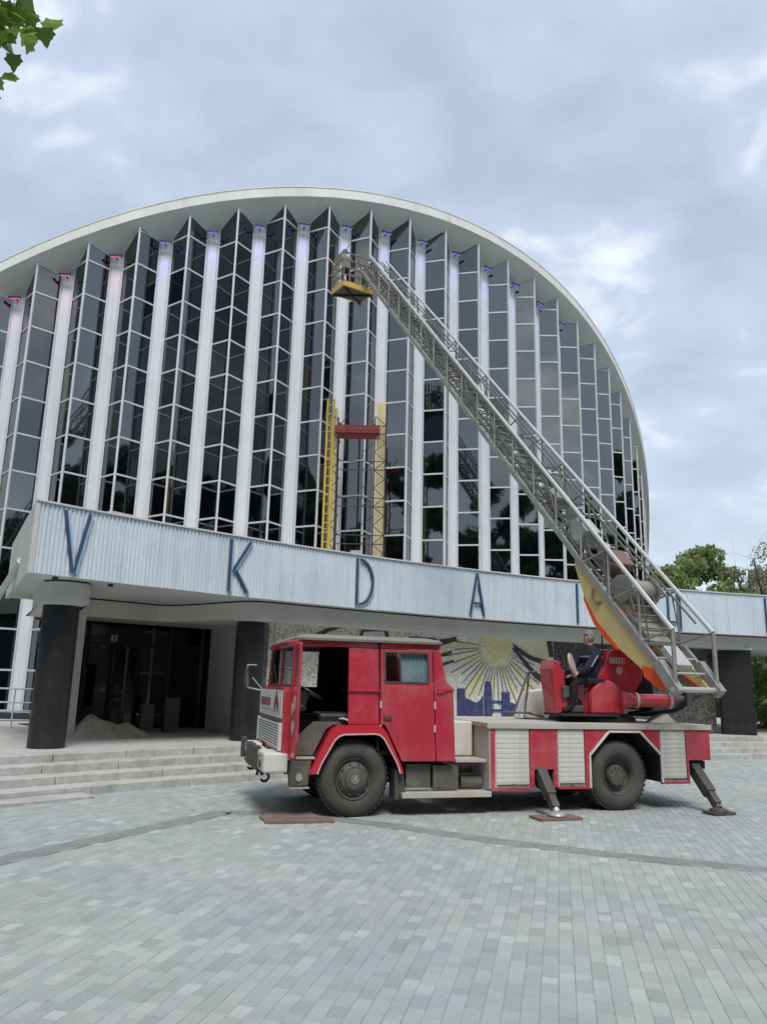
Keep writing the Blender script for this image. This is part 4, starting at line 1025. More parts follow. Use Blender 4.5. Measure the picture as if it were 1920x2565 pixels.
    for q in ([(-.01, 1.701), (-.07, 1.701), (-.07, 2.26), (-.01, 2.26)], [(L, 1.701), (L+.06, 1.701), (L+.06, 2.26), (L+.0, 2.26)], [(-.071, 2.20), (L+.061, 2.20), (L+.061, 2.26), (-.071, 2.26)]): dp(q)
    fd = T(dr, 'front_door', 'red', cb, bevel=.012)
    gd = MB(); gd.add([(-.925+du(-.07), -.07, 1.70), (-.925+du(L+.06), L+.06, 1.70), (-.925+du(L+.06), L+.06, 2.20), (-.925+du(-.07), -.07, 2.20)], [(0, 1, 2, 3)]); T(gd, 'door_window', 'glass', fd)
    rnd = random.Random(8); dc = MB()
    for (v, z, r) in ((-.20, 1.42, .10), (-.42, 1.50, .09), (-.30, 1.18, .10), (-.52, 1.25, .08)):
        dc.extrude([(u0-.004+du(v-r)-.0, v+r*rnd.uniform(.6, 1.2)*math.cos(t), z+r*rnd.uniform(.6, 1.2)*math.sin(t)) for t in [k*2*math.pi/11 for k in range(11)]], (.003, 0, 0))
    T(dc, 'worn_patch', 'pinktrim', fd)
    ih = MB(); ih.box(u1-.05, u1, -.62, -.50, 1.45, 1.48); ih.box(u0-.08, u0-.04, -.64, -.52, 1.28, 1.31); T(ih, 'handle', 'hub', fd)
    # mirror arms at the far front corner
    for far in (True,):
        a = MB(); v = W1+.02
        a.path([(-1.08, v-.1, 1.62), (-1.28, v+.12, 1.66), (-1.30, v+.14, 2.02), (-1.16, v, 2.02)], .012, 6); a.path([(-1.10, v-.3, 1.65), (-1.26, v-.28, 1.82)], .01, 5); ma = T(a, 'mirror_arm', 'emblem', cb)
        q = MB(); q.box(-1.33, -1.295, v+.05, v+.24, 1.68, 1.98); T(q, 'mirror', 'rubber', ma, bevel=.012)
cab()
def body():
    top, bot = 1.17, .35; B = MB()
    # upright red strips between the shutters, lower rail
    B.box(2.08, 2.155, 0, .05, bot, top); B.box(2.725, 3.195, 0, .05, .60, top); B.box(2.725, 2.80, .0, .05, bot, .60); B.box(3.12, 3.195, 0, .05, bot, .60)
    B.box(3.665, 3.735, 0, .05, bot, top); B.box(5.505, 5.96, 0, .05, .72, top); B.box(5.505, 5.545, 0, .05, .41, .72)
    P = [(3.736, top), (5.02, top), (5.02, .80), (4.66, 1.165), (4.1, 1.165), (3.736, .80)]
    B.extrude([(3.7355, 0, top), (3.7355, 0, .80), (4.09, 0, 1.14), (4.09, 0, top)], (0, .05, 0)); B.extrude([(4.0905, 0, 1.14), (4.65, 0, 1.14), (4.65, 0, top), (4.0905, 0, top)], (0, .05, 0)); B.extrude([(4.6505, 0, 1.14), (5.019, 0, .80), (5.019, 0, top), (4.6505, 0, top)], (0, .05, 0))
    B.box(2.08, 2.724, -.004, .04, .315, .349); B.box(3.197, 3.735, -.004, .04, .325, .36); B.box(5.02, 5.545, -.004, .04, .375, .409)
    B.box(5.92, 5.96, .05, TW, .72, top)
    B.box(2.08, 3.73, TW-.05, TW, bot, top); B.box(5.02, 5.919, TW-.05, TW, .45, top); B.box(3.731, 5.019, TW-.05, TW, 1.12, top)
    sb = T(B, 'superstructure', 'red', bevel=.006)
    fr = MB(); fr.box(2.06, 2.078, 0, TW, bot, 1.20); T(fr, 'front_wall', 'cream', sb)
    ib = MB(); ib.box(2.10, 3.72, .12, TW-.12, .62, 1.16); ib.box(5.03, 5.9, .12, TW-.12, .62, 1.16); ib.box(3.721, 5.029, .55, TW-.55, .95, 1.16); T(ib, 'inner_bulkhead', 'dark', sb)
    pl = MB(); pl.box(2.02, 5.99, -.02, TW+.02, 1.195, 1.25); pl.box(2.02, 5.99, -.026, -.019, 1.172, 1.252); T(pl, 'deck', 'cream', sb, bevel=.008)
    bx = MB(); bx.box(1.62, 2.03, .55, 1.75, .74, 1.24); T(bx, 'stowage_box', 'truck_white', sb, bevel=.02)
    st = MB(); st.box(1.56, 2.05, .08, .5, .70, .74); T(st, 'cab_step', 'cream', sb)
    for (u0, u1, z0, z1) in ((2.16, 2.72, .352, 1.165), (3.2, 3.66, .362, 1.165), (5.025, 5.50, .412, 1.165)):
        bk = MB(); bk.box(u0, u1, .02, .035, z0, z1); sh = T(bk, 'roller_shutter', 'truck_white', sb)
        n = round((z1-z0)/.068); h = (z1-z0)/n
        sl = MB(); sl.extrude([(u0+.012, .019, 0), (u0+.012, .008, .002), (u0+.012, .0065, h*.5), (u0+.012, .008, h-.003), (u0+.012, .019, h-.001)], (u1-u0-.024, 0, 0)); me = sl.mesh('slat'); me.materials.append(M['truck_white'])
        for k in range(n):
            o = bpy.data.objects.new('slat', me); COL.objects.link(o); o.parent = sh; o.location = (0, 0, z0+k*h)
        hb = MB(); hb.box(u0+.02, u1-.02, -.012, .0, z0+.03, z0+.05); T(hb, 'pull_bar', 'hub', sh)
    tr = MB(); pts = [(3.737, .34), (3.737, .80), (4.09, 1.14), (4.65, 1.14), (5.02, .80), (5.02, .40)]
    for a, b in zip(pts, pts[1:]): tr.beam((a[0], -.012, a[1]), (b[0], -.012, b[1]), .03, .03)
    T(tr, 'arch_trim', 'truck_white', sb)
    ww = MB()
    for a, b in zip(pts, pts[1:]): ww.add([(a[0], .0, a[1]), (b[0], .0, b[1]), (b[0], .55, b[1]), (a[0], .55, a[1])], [(0, 1, 2, 3)])
    T(ww, 'wheel_well', 'chassis', sb)
    rv = MB()
    for k in range(48): c = Vector((2.06+k*.082, -.027, 1.212)); rv.tube(c, c-Vector((0, .004, 0)), .007, n=6)
    for u in (2.115, 2.76, 3.165, 3.70, 5.53):
        for k in range(7): c = Vector((u, -.001, .42+k*.115)); rv.tube(c, c-Vector((0, .004, 0)), .007, n=6)
    T(rv, 'rivets', 'pinktrim', sb)['kind'] = 'stuff'
    for u in (2.44, 3.43, 5.26):
        lk = MB(); lk.box(u-.03, u+.03, -.022, -.011, .385 if u < 4 else .435, .41 if u < 4 else .46); T(lk, 'shutter_lock', 'hub', sb)
    tl = MB(); tl.box(5.96, 5.985, .12, .28, .78, .98); tl.box(5.96, 5.985, TW-.28, TW-.12, .78, .98); T(tl, 'tail_lamp', 'maroon', sb)
    ub = MB(); ub.box(5.40, 5.92, .1, TW-.1, .58, .70); ub.box(2.7, 3.2, .1, TW-.1, .55, .60); T(ub, 'outrigger_beam', 'chassis', sb)
    for u in (2.93, 5.70):
        a = MB(); p0, p1 = Vector((u, .16, .66)), Vector((u-.03, -.38, .17)); d = (p1-p0).normalized()
        a.beam(p0, p0+(p1-p0)*.80, .15, .17); ar = T(a, 'outrigger', 'outrigger', bevel=.012)
        q = MB(); q.beam(p0+(p1-p0)*.7, p1+d*.06, .11, .12); q.box(u-.09, u+.03, -.20, -.14, .30, .36); T(q, 'slide', 'outrigger', ar, bevel=.008)
        f = MB(); f.tube(p1+d*.02, (u-.03, -.45, .08), .045, .06, 12); f.lathe([(0, .10), (.06, .10), (.13, .075), (.14, .05), (0, .05)], (u-.03, -.45, 0), (0, 0, 1), 20); T(f, 'foot', 'emblem' if u < 4 else 'outrigger', ar, smooth=True)
        # far side, folded down the same way
        a = MB(); p0, p1 = Vector((u, TW-.16, .66)), Vector((u-.03, TW+.38, .17)); a.beam(p0, p1, .15, .17); a.tube(p1, (u-.03, TW+.45, .0), .06, .1, 12); T(a, 'outrigger', 'outrigger', bevel=.012)
body()

# --- turntable
def turntable():
    cu, cv = 4.50, 1.15
    d = MB(); d.lathe([(0, 1.25), (.74, 1.25), (.74, 1.31), (.70, 1.33), (.70, 1.37), (0, 1.37)], (cu, cv, 0), (0, 0, 1), 48); tt = T(d, 'turntable', 'chassis', smooth=True)
    J = lambda mb, n, m, **k: T(mb, n, m, tt, **k)
    # main red tower, two cheeks and a casing
    prof = [(4.02, 1.38), (4.52, 1.38), (4.93, 1.62), (5.14, 1.92), (5.16, 2.16), (5.08, 2.34), (4.92, 2.44), (4.72, 2.44), (4.55, 2.36), (4.47, 2.16), (4.36, 2.02), (4.16, 1.90), (4.06, 1.74)]
    b = MB()
    b.extrude([(u, .55, z) for u, z in prof], (0, .10, 0)); b.extrude([(u+.12, 1.35, z) for u, z in prof], (0, .10, 0))
    b.box(4.1, 4.62, .66, 1.34, 1.38, 1.9); J(b, 'tower', 'red2', bevel=.02)
    ho = MB(); ho.lathe([(0, -.05), (.15, -.05), (.17, -.02), (.17, .02), (0, .02)], (4.98, .55, 2.22), (0, 1, 0), 28); ho.lathe([(0, -.08), (.07, -.08), (.07, -.04)], (4.98, .55, 2.22), (0, 1, 0), 18); J(ho, 'pivot_boss', 'red2', smooth=True)
    # fender bulge below the seat
    fe = MB(); n = 14; c = (4.38, 1.50)
    arcp = [(c[0]+.34*math.cos(t), c[1]+.40*math.sin(t)) for t in [math.pi*.15+math.pi*.7*k/n for k in range(n+1)]]
    fe.extrude([(4.06, .42, 1.38)]+[(4.70, .42, 1.38)]+[(u, .42, z) for u, z in arcp], (0, .125, 0)); J(fe, 'side_cover', 'red', bevel=.03)
    # lifting cylinder and yoke
    cy = MB(); cy.tube((4.78, .40, 1.60), (5.50, .27, 1.60), .105, n=20); cy.tube((4.60, .43, 1.60), (4.80, .395, 1.60), .16, .12, n=20); J(cy, 'lift_cylinder', 'red', smooth=True)
    for u, v in ((4.86, .385), (5.42, .284)):
        r = MB(); r.tube((u, v, 1.60), (u+.04, v-.007, 1.60), .125, n=22); J(r, 'cylinder_band', 'pinktrim')
    ro = MB(); ro.tube((5.50, .27, 1.60), (5.72, .2, 1.66), .05, n=12); ro.box(5.66, 5.76, .1, .28, 1.55, 1.75); J(ro, 'piston_rod', 'hub')
    sh = MB(); sh.extrude([(5.1, .5, 1.40), (5.7, .3, 1.50), (6.0, .1, 1.72), (5.75, .5, 1.42), (5.3, .7, 1.34)], (0, .5, 0)); J(sh, 'rear_shroud', 'dark', bevel=.03)
    dk = MB(); dk.box(4.75, 5.45, .66, 1.34, 1.45, 2.05); J(dk, 'winch_housing', 'dark', bevel=.05)
    wl = MB(); wl.extrude([(5.15, .25, 1.26), (5.55, .25, 1.26), (5.38, .25, 1.40)], (0, .3, 0)); J(wl, 'wedge_stop', 'truck_white')
    # operator console
    co = MB(); co.extrude([(3.50, .52, 1.38), (3.72, .52, 1.38), (3.66, .52, 1.92), (3.68, .52, 2.02), (3.60, .52, 2.06), (3.59, .52, 2.17), (3.46, .52, 2.20), (3.42, .52, 2.06)], (0, .42, 0)); cs = J(co, 'control_console', 'red', bevel=.02)
    dl = MB(); dl.lathe([(0, 0), (.15, 0), (.165, .015), (.165, .04), (0, .04)], (3.74, .47, 2.14), Vector((.7, -.65, .25)), 26); T(dl, 'gauge', 'pinktrim', tt, smooth=True)
    lv = MB()
    for k in range(5): lv.tube((3.64+.02*k, .52+.08*k, 1.90), (3.72+.02*k, .48+.08*k, 2.02), .012, n=6); lv.ell((3.72+.02*k, .48+.08*k, 2.03), .02, .02, .02, 8, 6)
    J(lv, 'control_lever', 'chassis')
    hs = MB(); rr = random.Random(31)
    for k in range(7):
        a = Vector((3.70+.05*k, .50+.03*k, 1.40)); b = Vector((3.74+.04*k+rr.uniform(-.04, .04), .55, 1.55+rr.uniform(0, .15))); c2 = Vector((3.66+rr.uniform(-.03, .05), .62, 1.72+rr.uniform(0, .15)))
        hs.path([a, b, c2], .014, 6)
    J(hs, 'hose', 'chassis')
    vb = MB(); vb.box(3.74, 3.98, .50, .62, 1.40, 1.50); vb.box(3.58, 3.70, .46, .52, 1.62, 1.80); J(vb, 'valve_block', 'hub', bevel=.01)
    fl = MB(); fl.box(3.52, 4.55, .36, 1.0, 1.345, 1.38); J(fl, 'operator_platform', 'chassis')
    se = MB(); se.box(4.02, 4.36, .42, .82, 1.84, 1.93); J(se, 'operator_seat', 'vinyl', bevel=.03)
    # pale lettering plate on the tower cheek
    tx = MB()
    for k in range(6): tx.box(4.52+k*.055, 4.52+k*.055+.036, .538, .546, 2.17, 2.27)
    tx.tube((4.70, .546, 2.06), (4.70, .538, 2.06), .06, n=18); J(tx, 'lettering', 'pinktrim')
    an = MB(); an.tube((4.45, .62, 2.1), (4.44, .62, 2.62), .012); an.tube((4.66, .6, 2.40), (4.78, .6, 2.58), .018); J(an, 'guard_rod', 'chassis')
    ra = MB(); ra.path([(3.62, 1.2, 1.30), (3.30, 1.25, 1.36), (3.42, 1.3, 2.0)], .02, 6); ra.path([(3.05, 1.2, 1.3), (3.35, 1.2, 2.0), (3.40, 1.0, 2.02)], .02, 6); ra.path([(2.9, 1.2, 1.36), (3.4, 1.2, 1.36)], .02, 6); J(ra, 'grab_rail', 'undertank')
    wb = MB(); wb.extrude([(3.25, 1.3, 1.26), (3.9, 1.3, 1.26), (3.75, 1.3, 1.75), (3.45, 1.3, 1.70)], (0, .3, 0)); J(wb, 'white_cover', 'truck_white', bevel=.02)
turntable()

# --- ladder
def ladder():
    B0 = tl_((4.63, 11.45, 1.78)); B1 = tl_((-.61, 21.53, 14.09)); Ln = (B1-B0).length; A = (B1-B0)/Ln
    S = Vector((A.y/KX, -A.x*KX, 0)).normalized()
    if S.x < 0: S = -S
    N = S.cross(A).normalized()
    if N.z < 0: N = -N
    def pt(a, s, n, w0=.90, w1=.54): return B0+A*a+S*(s*(w0+(w1-w0)*a/Ln)/2)+N*n
    W0, W1, H0, H1 = .90, .54, .56, .60
    def hh(a): return H0+(H1-H0)*a/Ln
    TE = A.z/math.hypot(A.x, A.y)
    def tp(a, s): return pt(a+hh(a)*TE, s, hh(a))
    base = MB()
    for s in (-1, 1): base.beam(pt(0, s, 0), pt(Ln, s, 0), .065, .09, N)
    LD = T(base, 'ladder', 'ladder', bevel=0)
    J = lambda mb, n, m, **k: T(mb, n, m, LD, **k)
    for s in (-1, 1):
        t = MB(); t.tube(tp(.03, s), pt(Ln-.3, s, hh(Ln)), .038, .032, 8); J(t, 'hand_rail', 'ladder_top', smooth=True)
    # rungs share two mesh ends; each is its own piece
    n = int(Ln/.30)
    for k in range(1, n):
        a = k*.30; r = MB(); r.tube(pt(a, -1, .02), pt(a, 1, .02), .019, n=6); J(r, 'rung', 'ladder_top' if a < 2.4 else 'ladder')
    step = .93; m = int((Ln-1.1)/step)
    for s in (-1, 1):
        for k in range(m+1):
            a = .03+k*step; p = MB(); p.tube(pt(a, s, 0), tp(a, s), .022 if a > .5 else .034, n=6); J(p, 'upright', 'ladder')
            if k < m:
                d = MB(); d.tube(tp(a, s), pt(a+step, s, 0), .016, n=6); J(d, 'brace', 'ladder')
    eb = MB(); eb.tube(pt(0.02, -1.15, -.02), pt(.02, 1.22, -.02), .04, n=8); J(eb, 'end_bar', 'ladder_top')
    ec = MB(); ec.box(0, 0, 0, 0, 0, 0) if False else None
    ep = MB(); c = pt(0, -1, 0)
    for s in (-1, 1): ep = MB(); ep.beam(pt(-.06, s, -.02), pt(.5, s, .02), .13, .16, N); J(ep, 'end_shoe', 'ladder')
    # nested inner sections: narrower trusses lying inside the lowest one
    for q, (w, n0, hgt, a0, a1) in enumerate(((.80, .07, .42, .9, Ln+.1), (.62, .15, .30, 1.5, Ln+.3))):
        sec = MB()
        def ip(a, s, n): return B0+A*a+S*(s*(W0*w+(W1*w-W0*w)*min(a, Ln)/Ln)/2)+N*(n0+n)
        for s in (-1, 1):
            sec.beam(ip(a0, s, 0), ip(a1, s, 0), .035, .05, N); sec.beam(ip(a0, s, hgt), ip(a1-.2, s, hgt), .026, .026, N)
            a = a0; st = .62+.07*q; f = True
            while a+st < a1-.2:
                sec.tube(ip(a, s, 0 if f else hgt), ip(a+st, s, hgt if f else 0), .014, n=5); a += st; f = not f
        a = a0+.12*q
        while a < a1: sec.tube(ip(a, -1, 0), ip(a, 1, 0), .015, n=5); a += .30
        J(sec, 'inner_section', 'ladder_in')
    # cross bracing seen from below
    for k in range(m):
        a = .25+k*step; d = MB(); d.tube(pt(a, -1 if k % 2 else 1, -.03), pt(a+step, 1 if k % 2 else -1, -.03), .014, n=5); J(d, 'cross_brace', 'ladder_in')
    # winch, cable drum, hose box inside the lower end
    w = MB(); w.tube(pt(1.9, -.7, .24), pt(1.9, .7, .24), .17, n=22); w.tube(pt(1.9, -.82, .24), pt(1.9, -.7, .24), .23, n=22); w.tube(pt(1.9, .7, .24), pt(1.9, .82, .24), .23, n=22); J(w, 'cable_drum', 'ladder', smooth=True)
    def lbox(a0, a1, s0, s1, n0, n1):
        mb = MB(); q = [pt(a, s, n) for n in (n0, n1) for a, s in ((a0, s0), (a1, s0), (a1, s1), (a0, s1))]
        mb.add(q, [(3, 2, 1, 0), (4, 5, 6, 7), (0, 1, 5, 4), (1, 2, 6, 5), (2, 3, 7, 6), (3, 0, 4, 7)]); return mb
    J(lbox(2.35, 2.75, -.6, .55, .10, .42), 'gear_box', 'wood_red', bevel=.03); J(lbox(3.2, 3.6, -.8, .1, .1, .42), 'control_box', 'ladder_top', bevel=.02); J(lbox(.35, .75, -.5, .2, .03, .14), 'foot_plate', 'ladder_top', bevel=.01)
    J(lbox(4.4, 4.75, -.5, .5, .06, .30), 'winch_cover', 'ladder', bevel=.02); J(lbox(1.0, 1.55, -.9, .9, -.12, -.05), 'base_plate', 'ladder', bevel=.01)
    for k, (a, s, n) in enumerate(((3.0, .2, .22), (3.9, -.3, .3), (5.2, .1, .28))):
        p = MB(); p.lathe([(.02, -.04), (.13, -.04), (.11, 0), (.13, .04), (.02, .04)], pt(a, s, n), S, 20); J(p, 'pulley', 'ladder', smooth=True)
    cb = MB(); 
    for s in (-.25, .1): cb.tube(pt(1.9, s, .4), pt(Ln, s, .30), .008, n=4)
    J(cb, 'cable', 'chassis')
    # yellow cradle beams below the lower end
    prof = [(.10, -.06), (3.0, -.06), (2.95, -.14), (2.45, -.34), (1.85, -.46), (1.25, -.42), (.6, -.28), (.15, -.16)]
    for s, nm in ((-1, 'l'), (1, 'r')):
        mb = MB(); mb.extrude([pt(a, s, n) for a, n in prof], S*(.08 if s < 0 else -.08)); cr = J(mb, 'cradle_beam', 'yellow', bevel=.01)
        o = MB(); pr2 = [(2.4, -.345), (1.85, -.44), (1.25, -.40), (1.22, -.46), (1.55, -.52), (1.9, -.53), (2.36, -.41)]
        o.extrude([pt(a, s*1.01, n) for a, n in pr2], S*(.14 if s < 0 else -.14)); J(o, 'cradle_edge', 'orange', bevel=.006)
        o = MB(); pr3 = [(.08, -.08), (.50, -.10), (.70, -.24), (.55, -.34), (.2, -.24)]
        o.extrude([pt(a, s*1.02, n) for a, n in pr3], S*(.05 if s < 0 else -.05)); J(o, 'pivot_lug', 'orange', bevel=.01)
    hk = MB(); hk.path([pt(2.3, -1.05, -.12), pt(2.2, -1.05, -.22), pt(2.05, -1.05, -.22), pt(2.0, -1.05, -.14)], .018, 6); J(hk, 'hook', 'wood_red')
    # arms joining the tower to the cradle
    am = MB(); am.beam((4.98, .66, 2.22), pt(1.45, -.75, -.36), .10, .18); am.beam((5.10, 1.30, 2.22), pt(1.45, .7, -.36), .10, .18); J(am, 'cradle_arm', 'red2', bevel=.02)
ladder()
def basket():
    P2 = Vector((-1.36, 21.02, 13.42)); P1 = Vector((-1.74, 21.60, 13.42)); P3 = Vector((-.50, 21.56, 13.42))
    e1 = P1-P2; e2 = P3-P2; e2 = e2-e1*(e1.dot(e2)/e1.length_squared)*0
    c = [tl_(P2), tl_(P1), tl_(P1+e2), tl_(P3)]
    up = Vector((0, 0, 1)); mb = MB(); mb.extrude(c, up*.05); bk = T(mb, 'rescue_basket', 'basket_floor')
    kick = MB()
    for a, b in zip(c, c[1:]+c[:1]): kick.beam(a+up*.08, b+up*.08, .04, .17)
    T(kick, 'toe_board', 'basket_yellow', bk, bevel=.005)
    ps = MB()
    for a, b in zip(c, c[1:]+c[:1]):
        for f in (0, .2, .4, .6, .8): p = a+(b-a)*f; ps.tube(p+up*.1, p+up*1.12, .018, n=6)
    T(ps, 'cage_post', 'basket_steel', bk)
    rl = MB()
    for h in (.38, .62, .88, 1.12):
        for a, b in zip(c, c[1:]+c[:1]): rl.tube(a+up*h, b+up*h, .02, n=6)
    T(rl, 'cage_rail', 'basket_steel', bk)
    cen = sum(c, Vector())/4
    hd = MB(); top = cen+up*1.55; tip = tl_((-.61, 21.53, 14.09))
    for a in c: hd.tube(a+up*1.12, top+(a-cen)*.45, .016, n=5)
    hd.beam(tip, c[3]+up*.7, .1, .12); hd.beam(tip+up*.5, c[3]+up*1.12, .07, .07); hd.beam(tip+up*.3, c[2]+up*.62, .06, .06); T(hd, 'hanger', 'basket_steel', bk)
    ub = MB(); ub.beam(c[0]-up*.04, c[2]-up*.04, .06, .06); ub.beam(c[1]-up*.04, c[3]-up*.04, .06, .06); T(ub, 'floor_beam', 'chassis', bk)
    co = MB(); q = c[3]+(c[2]-c[3])*.3+(c[0]-c[3])*.15; co.box(q.x-.12, q.x+.12, q.y-.1, q.y+.1, q.z+.5, q.z+.85); T(co, 'control_box', 'basket_steel', bk, bevel=.02)
    return cen
BC = basket()

# ---------------------------------------------------------------- people
def skin_person(name, joints, edges, rad, root, facemat, mats, loc, rz=0):
    me = bpy.data.meshes.new(name); keys = list(joints); idx = {k: i for i, k in enumerate(keys)}
    me.from_pydata([joints[k] for k in keys], [(idx[a], idx[b]) for a, b in edges], [])
    o = bpy.data.objects.new(name, me); COL.objects.link(o)
    o.modifiers.new('skin', 'SKIN'); s = o.modifiers.new('sub', 'SUBSURF'); s.levels = 2; s.render_levels = 2
    lay = me.skin_vertices[0].data if me.skin_vertices else None
    for k in keys:
        r = rad[k]; r = r if isinstance(r, tuple) else (r, r)
        lay[idx[k]].radius = r; lay[idx[k]].use_root = (k == root)
    dg = bpy.context.evaluated_depsgraph_get(); ev = o.evaluated_get(dg); m2 = bpy.data.meshes.new_from_object(ev)
    bpy.data.objects.remove(o); m2.name = name
    for m in mats: m2.materials.append(M[m])
    for p in m2.polygons: p.material_index = facemat(p.center); p.use_smooth = True
    q = bpy.data.objects.new(name, m2); COL.objects.link(q); q.location = loc; q.rotation_euler = (0, 0, rz); return q
def hand(J, E, Rd, key, base, d, side, s=1.0):
    d = Vector(d).normalized(); side = Vector(side).normalized(); b = Vector(base); pal = b+d*.075*s
    J[key+'_palm'] = tuple(pal); E.append((key, key+'_palm')); Rd[key+'_palm'] = (.032*s, .018*s)
    dn = d.cross(side)
    for k, (off, L) in enumerate(((-.030, .070), (-.010, .080), (.010, .075), (.030, .058))):
        a = pal+side*off*s+d*.03*s; c = a+d*L*.55*s+dn*.006*s; e = c+d*L*.4*s+dn*.026*s
        for nm, p in (('a', a), ('b', c), ('c', e)): J[f'{key}_f{k}{nm}'] = tuple(p); Rd[f'{key}_f{k}{nm}'] = .0085*s
        E += [(key+'_palm', f'{key}_f{k}a'), (f'{key}_f{k}a', f'{key}_f{k}b'), (f'{key}_f{k}b', f'{key}_f{k}c')]
    a = b+d*.03*s-side*.035*s; c = a+(d*.6-side*.6).normalized()*.05*s
    J[key+'_t1'] = tuple(a); J[key+'_t2'] = tuple(c); Rd[key+'_t1'] = .010*s; Rd[key+'_t2'] = .0085*s; E += [(key, key+'_t1'), (key+'_t1', key+'_t2')]
def head(body, c, face, hairm, r=1.0):
    face = Vector(face).normalized(); side = Vector((0, 0, 1)).cross(face); c = Vector(c)
    h = MB(); h.ell(c+face*-.012+Vector((0, 0, .022)), .088*r, .088*r, .108*r, 16, 10, .03); 
    # crop the hair away from the face
    ob = h.build('hair', hairm, body, smooth=True)
    bm = bmesh.new(); bm.from_mesh(ob.data)
    rm = [f for f in bm.faces if (f.calc_center_median()-c).dot(face) > .035 and (f.calc_center_median()-c).z < .062 or (f.calc_center_median()-c).z < -.045]
    bmesh.ops.delete(bm, geom=rm, context='FACES'); bm.to_mesh(ob.data); bm.free()
    n = MB(); n.ell(c+face*.092+Vector((0, 0, -.012)), .014, .014, .024, 8, 6); n.ell(c+side*.082, .016, .016, .03, 8, 6); n.ell(c-side*.082, .016, .016, .03, 8, 6); n.build('nose_and_ears', 'skin', body, smooth=True)
    e = MB()
    for s in (-1, 1): e.ell(c+face*.078+side*.032*s+Vector((0, 0, .012)), .011, .011, .008, 8, 6)
    e.ell(c+face*.08+Vector((0, 0, -.05)), .024, .024, .006, 8, 6); e.build('eyes_and_mouth', 'maroon', body, smooth=True)
def operator():
    # seated on the turntable, facing the console (-u), truck-local coordinates
    J = {'pel': (4.20, .62, 2.00), 'waist': (4.22, .62, 2.10), 'chest': (4.22, .61, 2.26), 'upper': (4.20, .60, 2.37), 'neck': (4.18, .60, 2.44), 'head0': (4.17, .59, 2.50), 'head1': (4.16, .59, 2.58), 'head2': (4.165, .59, 2.63)}
    Rd = {'pel': (.19, .16), 'waist': (.19, .155), 'chest': (.225, .165), 'upper': (.19, .13), 'neck': .06, 'head0': (.066, .075), 'head1': (.078, .09), 'head2': (.055, .06)}
    E = [('pel', 'waist'), ('waist', 'chest'), ('chest', 'upper'), ('upper', 'neck'), ('neck', 'head0'), ('head0', 'head1'), ('head1', 'head2')]
    for s, v in (('n', -1), ('f', 1)):
        J[s+'hip'] = (4.12, .62+v*.10, 1.97); J[s+'knee'] = (3.80, .62+v*.13, 1.86); J[s+'ank'] = (3.74, .62+v*.12, 1.47); J[s+'toe'] = (3.58, .62+v*.13, 1.42); J[s+'shin'] = (3.79, .62+v*.13, 1.68)
        Rd.update({s+'hip': .11, s+'knee': .085, s+'shin': .075, s+'ank': .052, s+'toe': (.048, .036)})
        E += [('pel', s+'hip'), (s+'hip', s+'knee'), (s+'knee', s+'shin'), (s+'shin', s+'ank'), (s+'ank', s+'toe')]
        J[s+'sho'] = (4.19, .61+v*.21, 2.32); J[s+'elb'] = (3.99, .61+v*.26, 2.08); J[s+'wri'] = (3.83, .61+v*.16, 1.98)
        Rd.update({s+'sho': .09, s+'elb': .07, s+'wri': .036})
        E += [('upper', s+'sho'), (s+'sho', s+'elb'), (s+'elb', s+'wri')]
        hand(J, E, Rd, s+'wri', J[s+'wri'], (-.9, 0, -.1), (0, v*-1, .2))
    def fm(c):
        if c.z > 2.455: return 2
        if c.x < 3.835 and c.z > 1.88 and c.z < 2.06: return 2 if c.z > 1.93 else 1
        if c.z < 1.455: return 3
        if c.z < 1.985: return 1
        return 0
    b = skin_person('person', J, E, Rd, 'pel', fm, ['navy', 'blackcloth', 'skin', 'shoe'], TO, TRZ); b.scale = (KX, 1, 1)
    tag(b, 'person in a dark navy jacket seated at the red turntable controls', 'person')
    head(b, (4.16, .59, 2.565), (-1, .25, .12), 'grey_hair', 1.08)
    st = MB()   # reflective bands across the back and down the sleeve
    ring = lambda z, rx, ry, cx, cy: [(cx+rx*math.cos(t), cy+ry*math.sin(t), z) for t in [k*2*math.pi/24 for k in range(24)]]
    st.loft(ring(2.255, .178, .235, 4.215, .61), ring(2.28, .176, .232, 4.213, .61)); st.build('reflective_band', 'stripe', b, smooth=True)
    s2 = MB(); s2.tube((4.15, .305, 2.28), (4.00, .27, 2.10), .012, n=5); s2.build('sleeve_band', 'stripe', b)
operator()
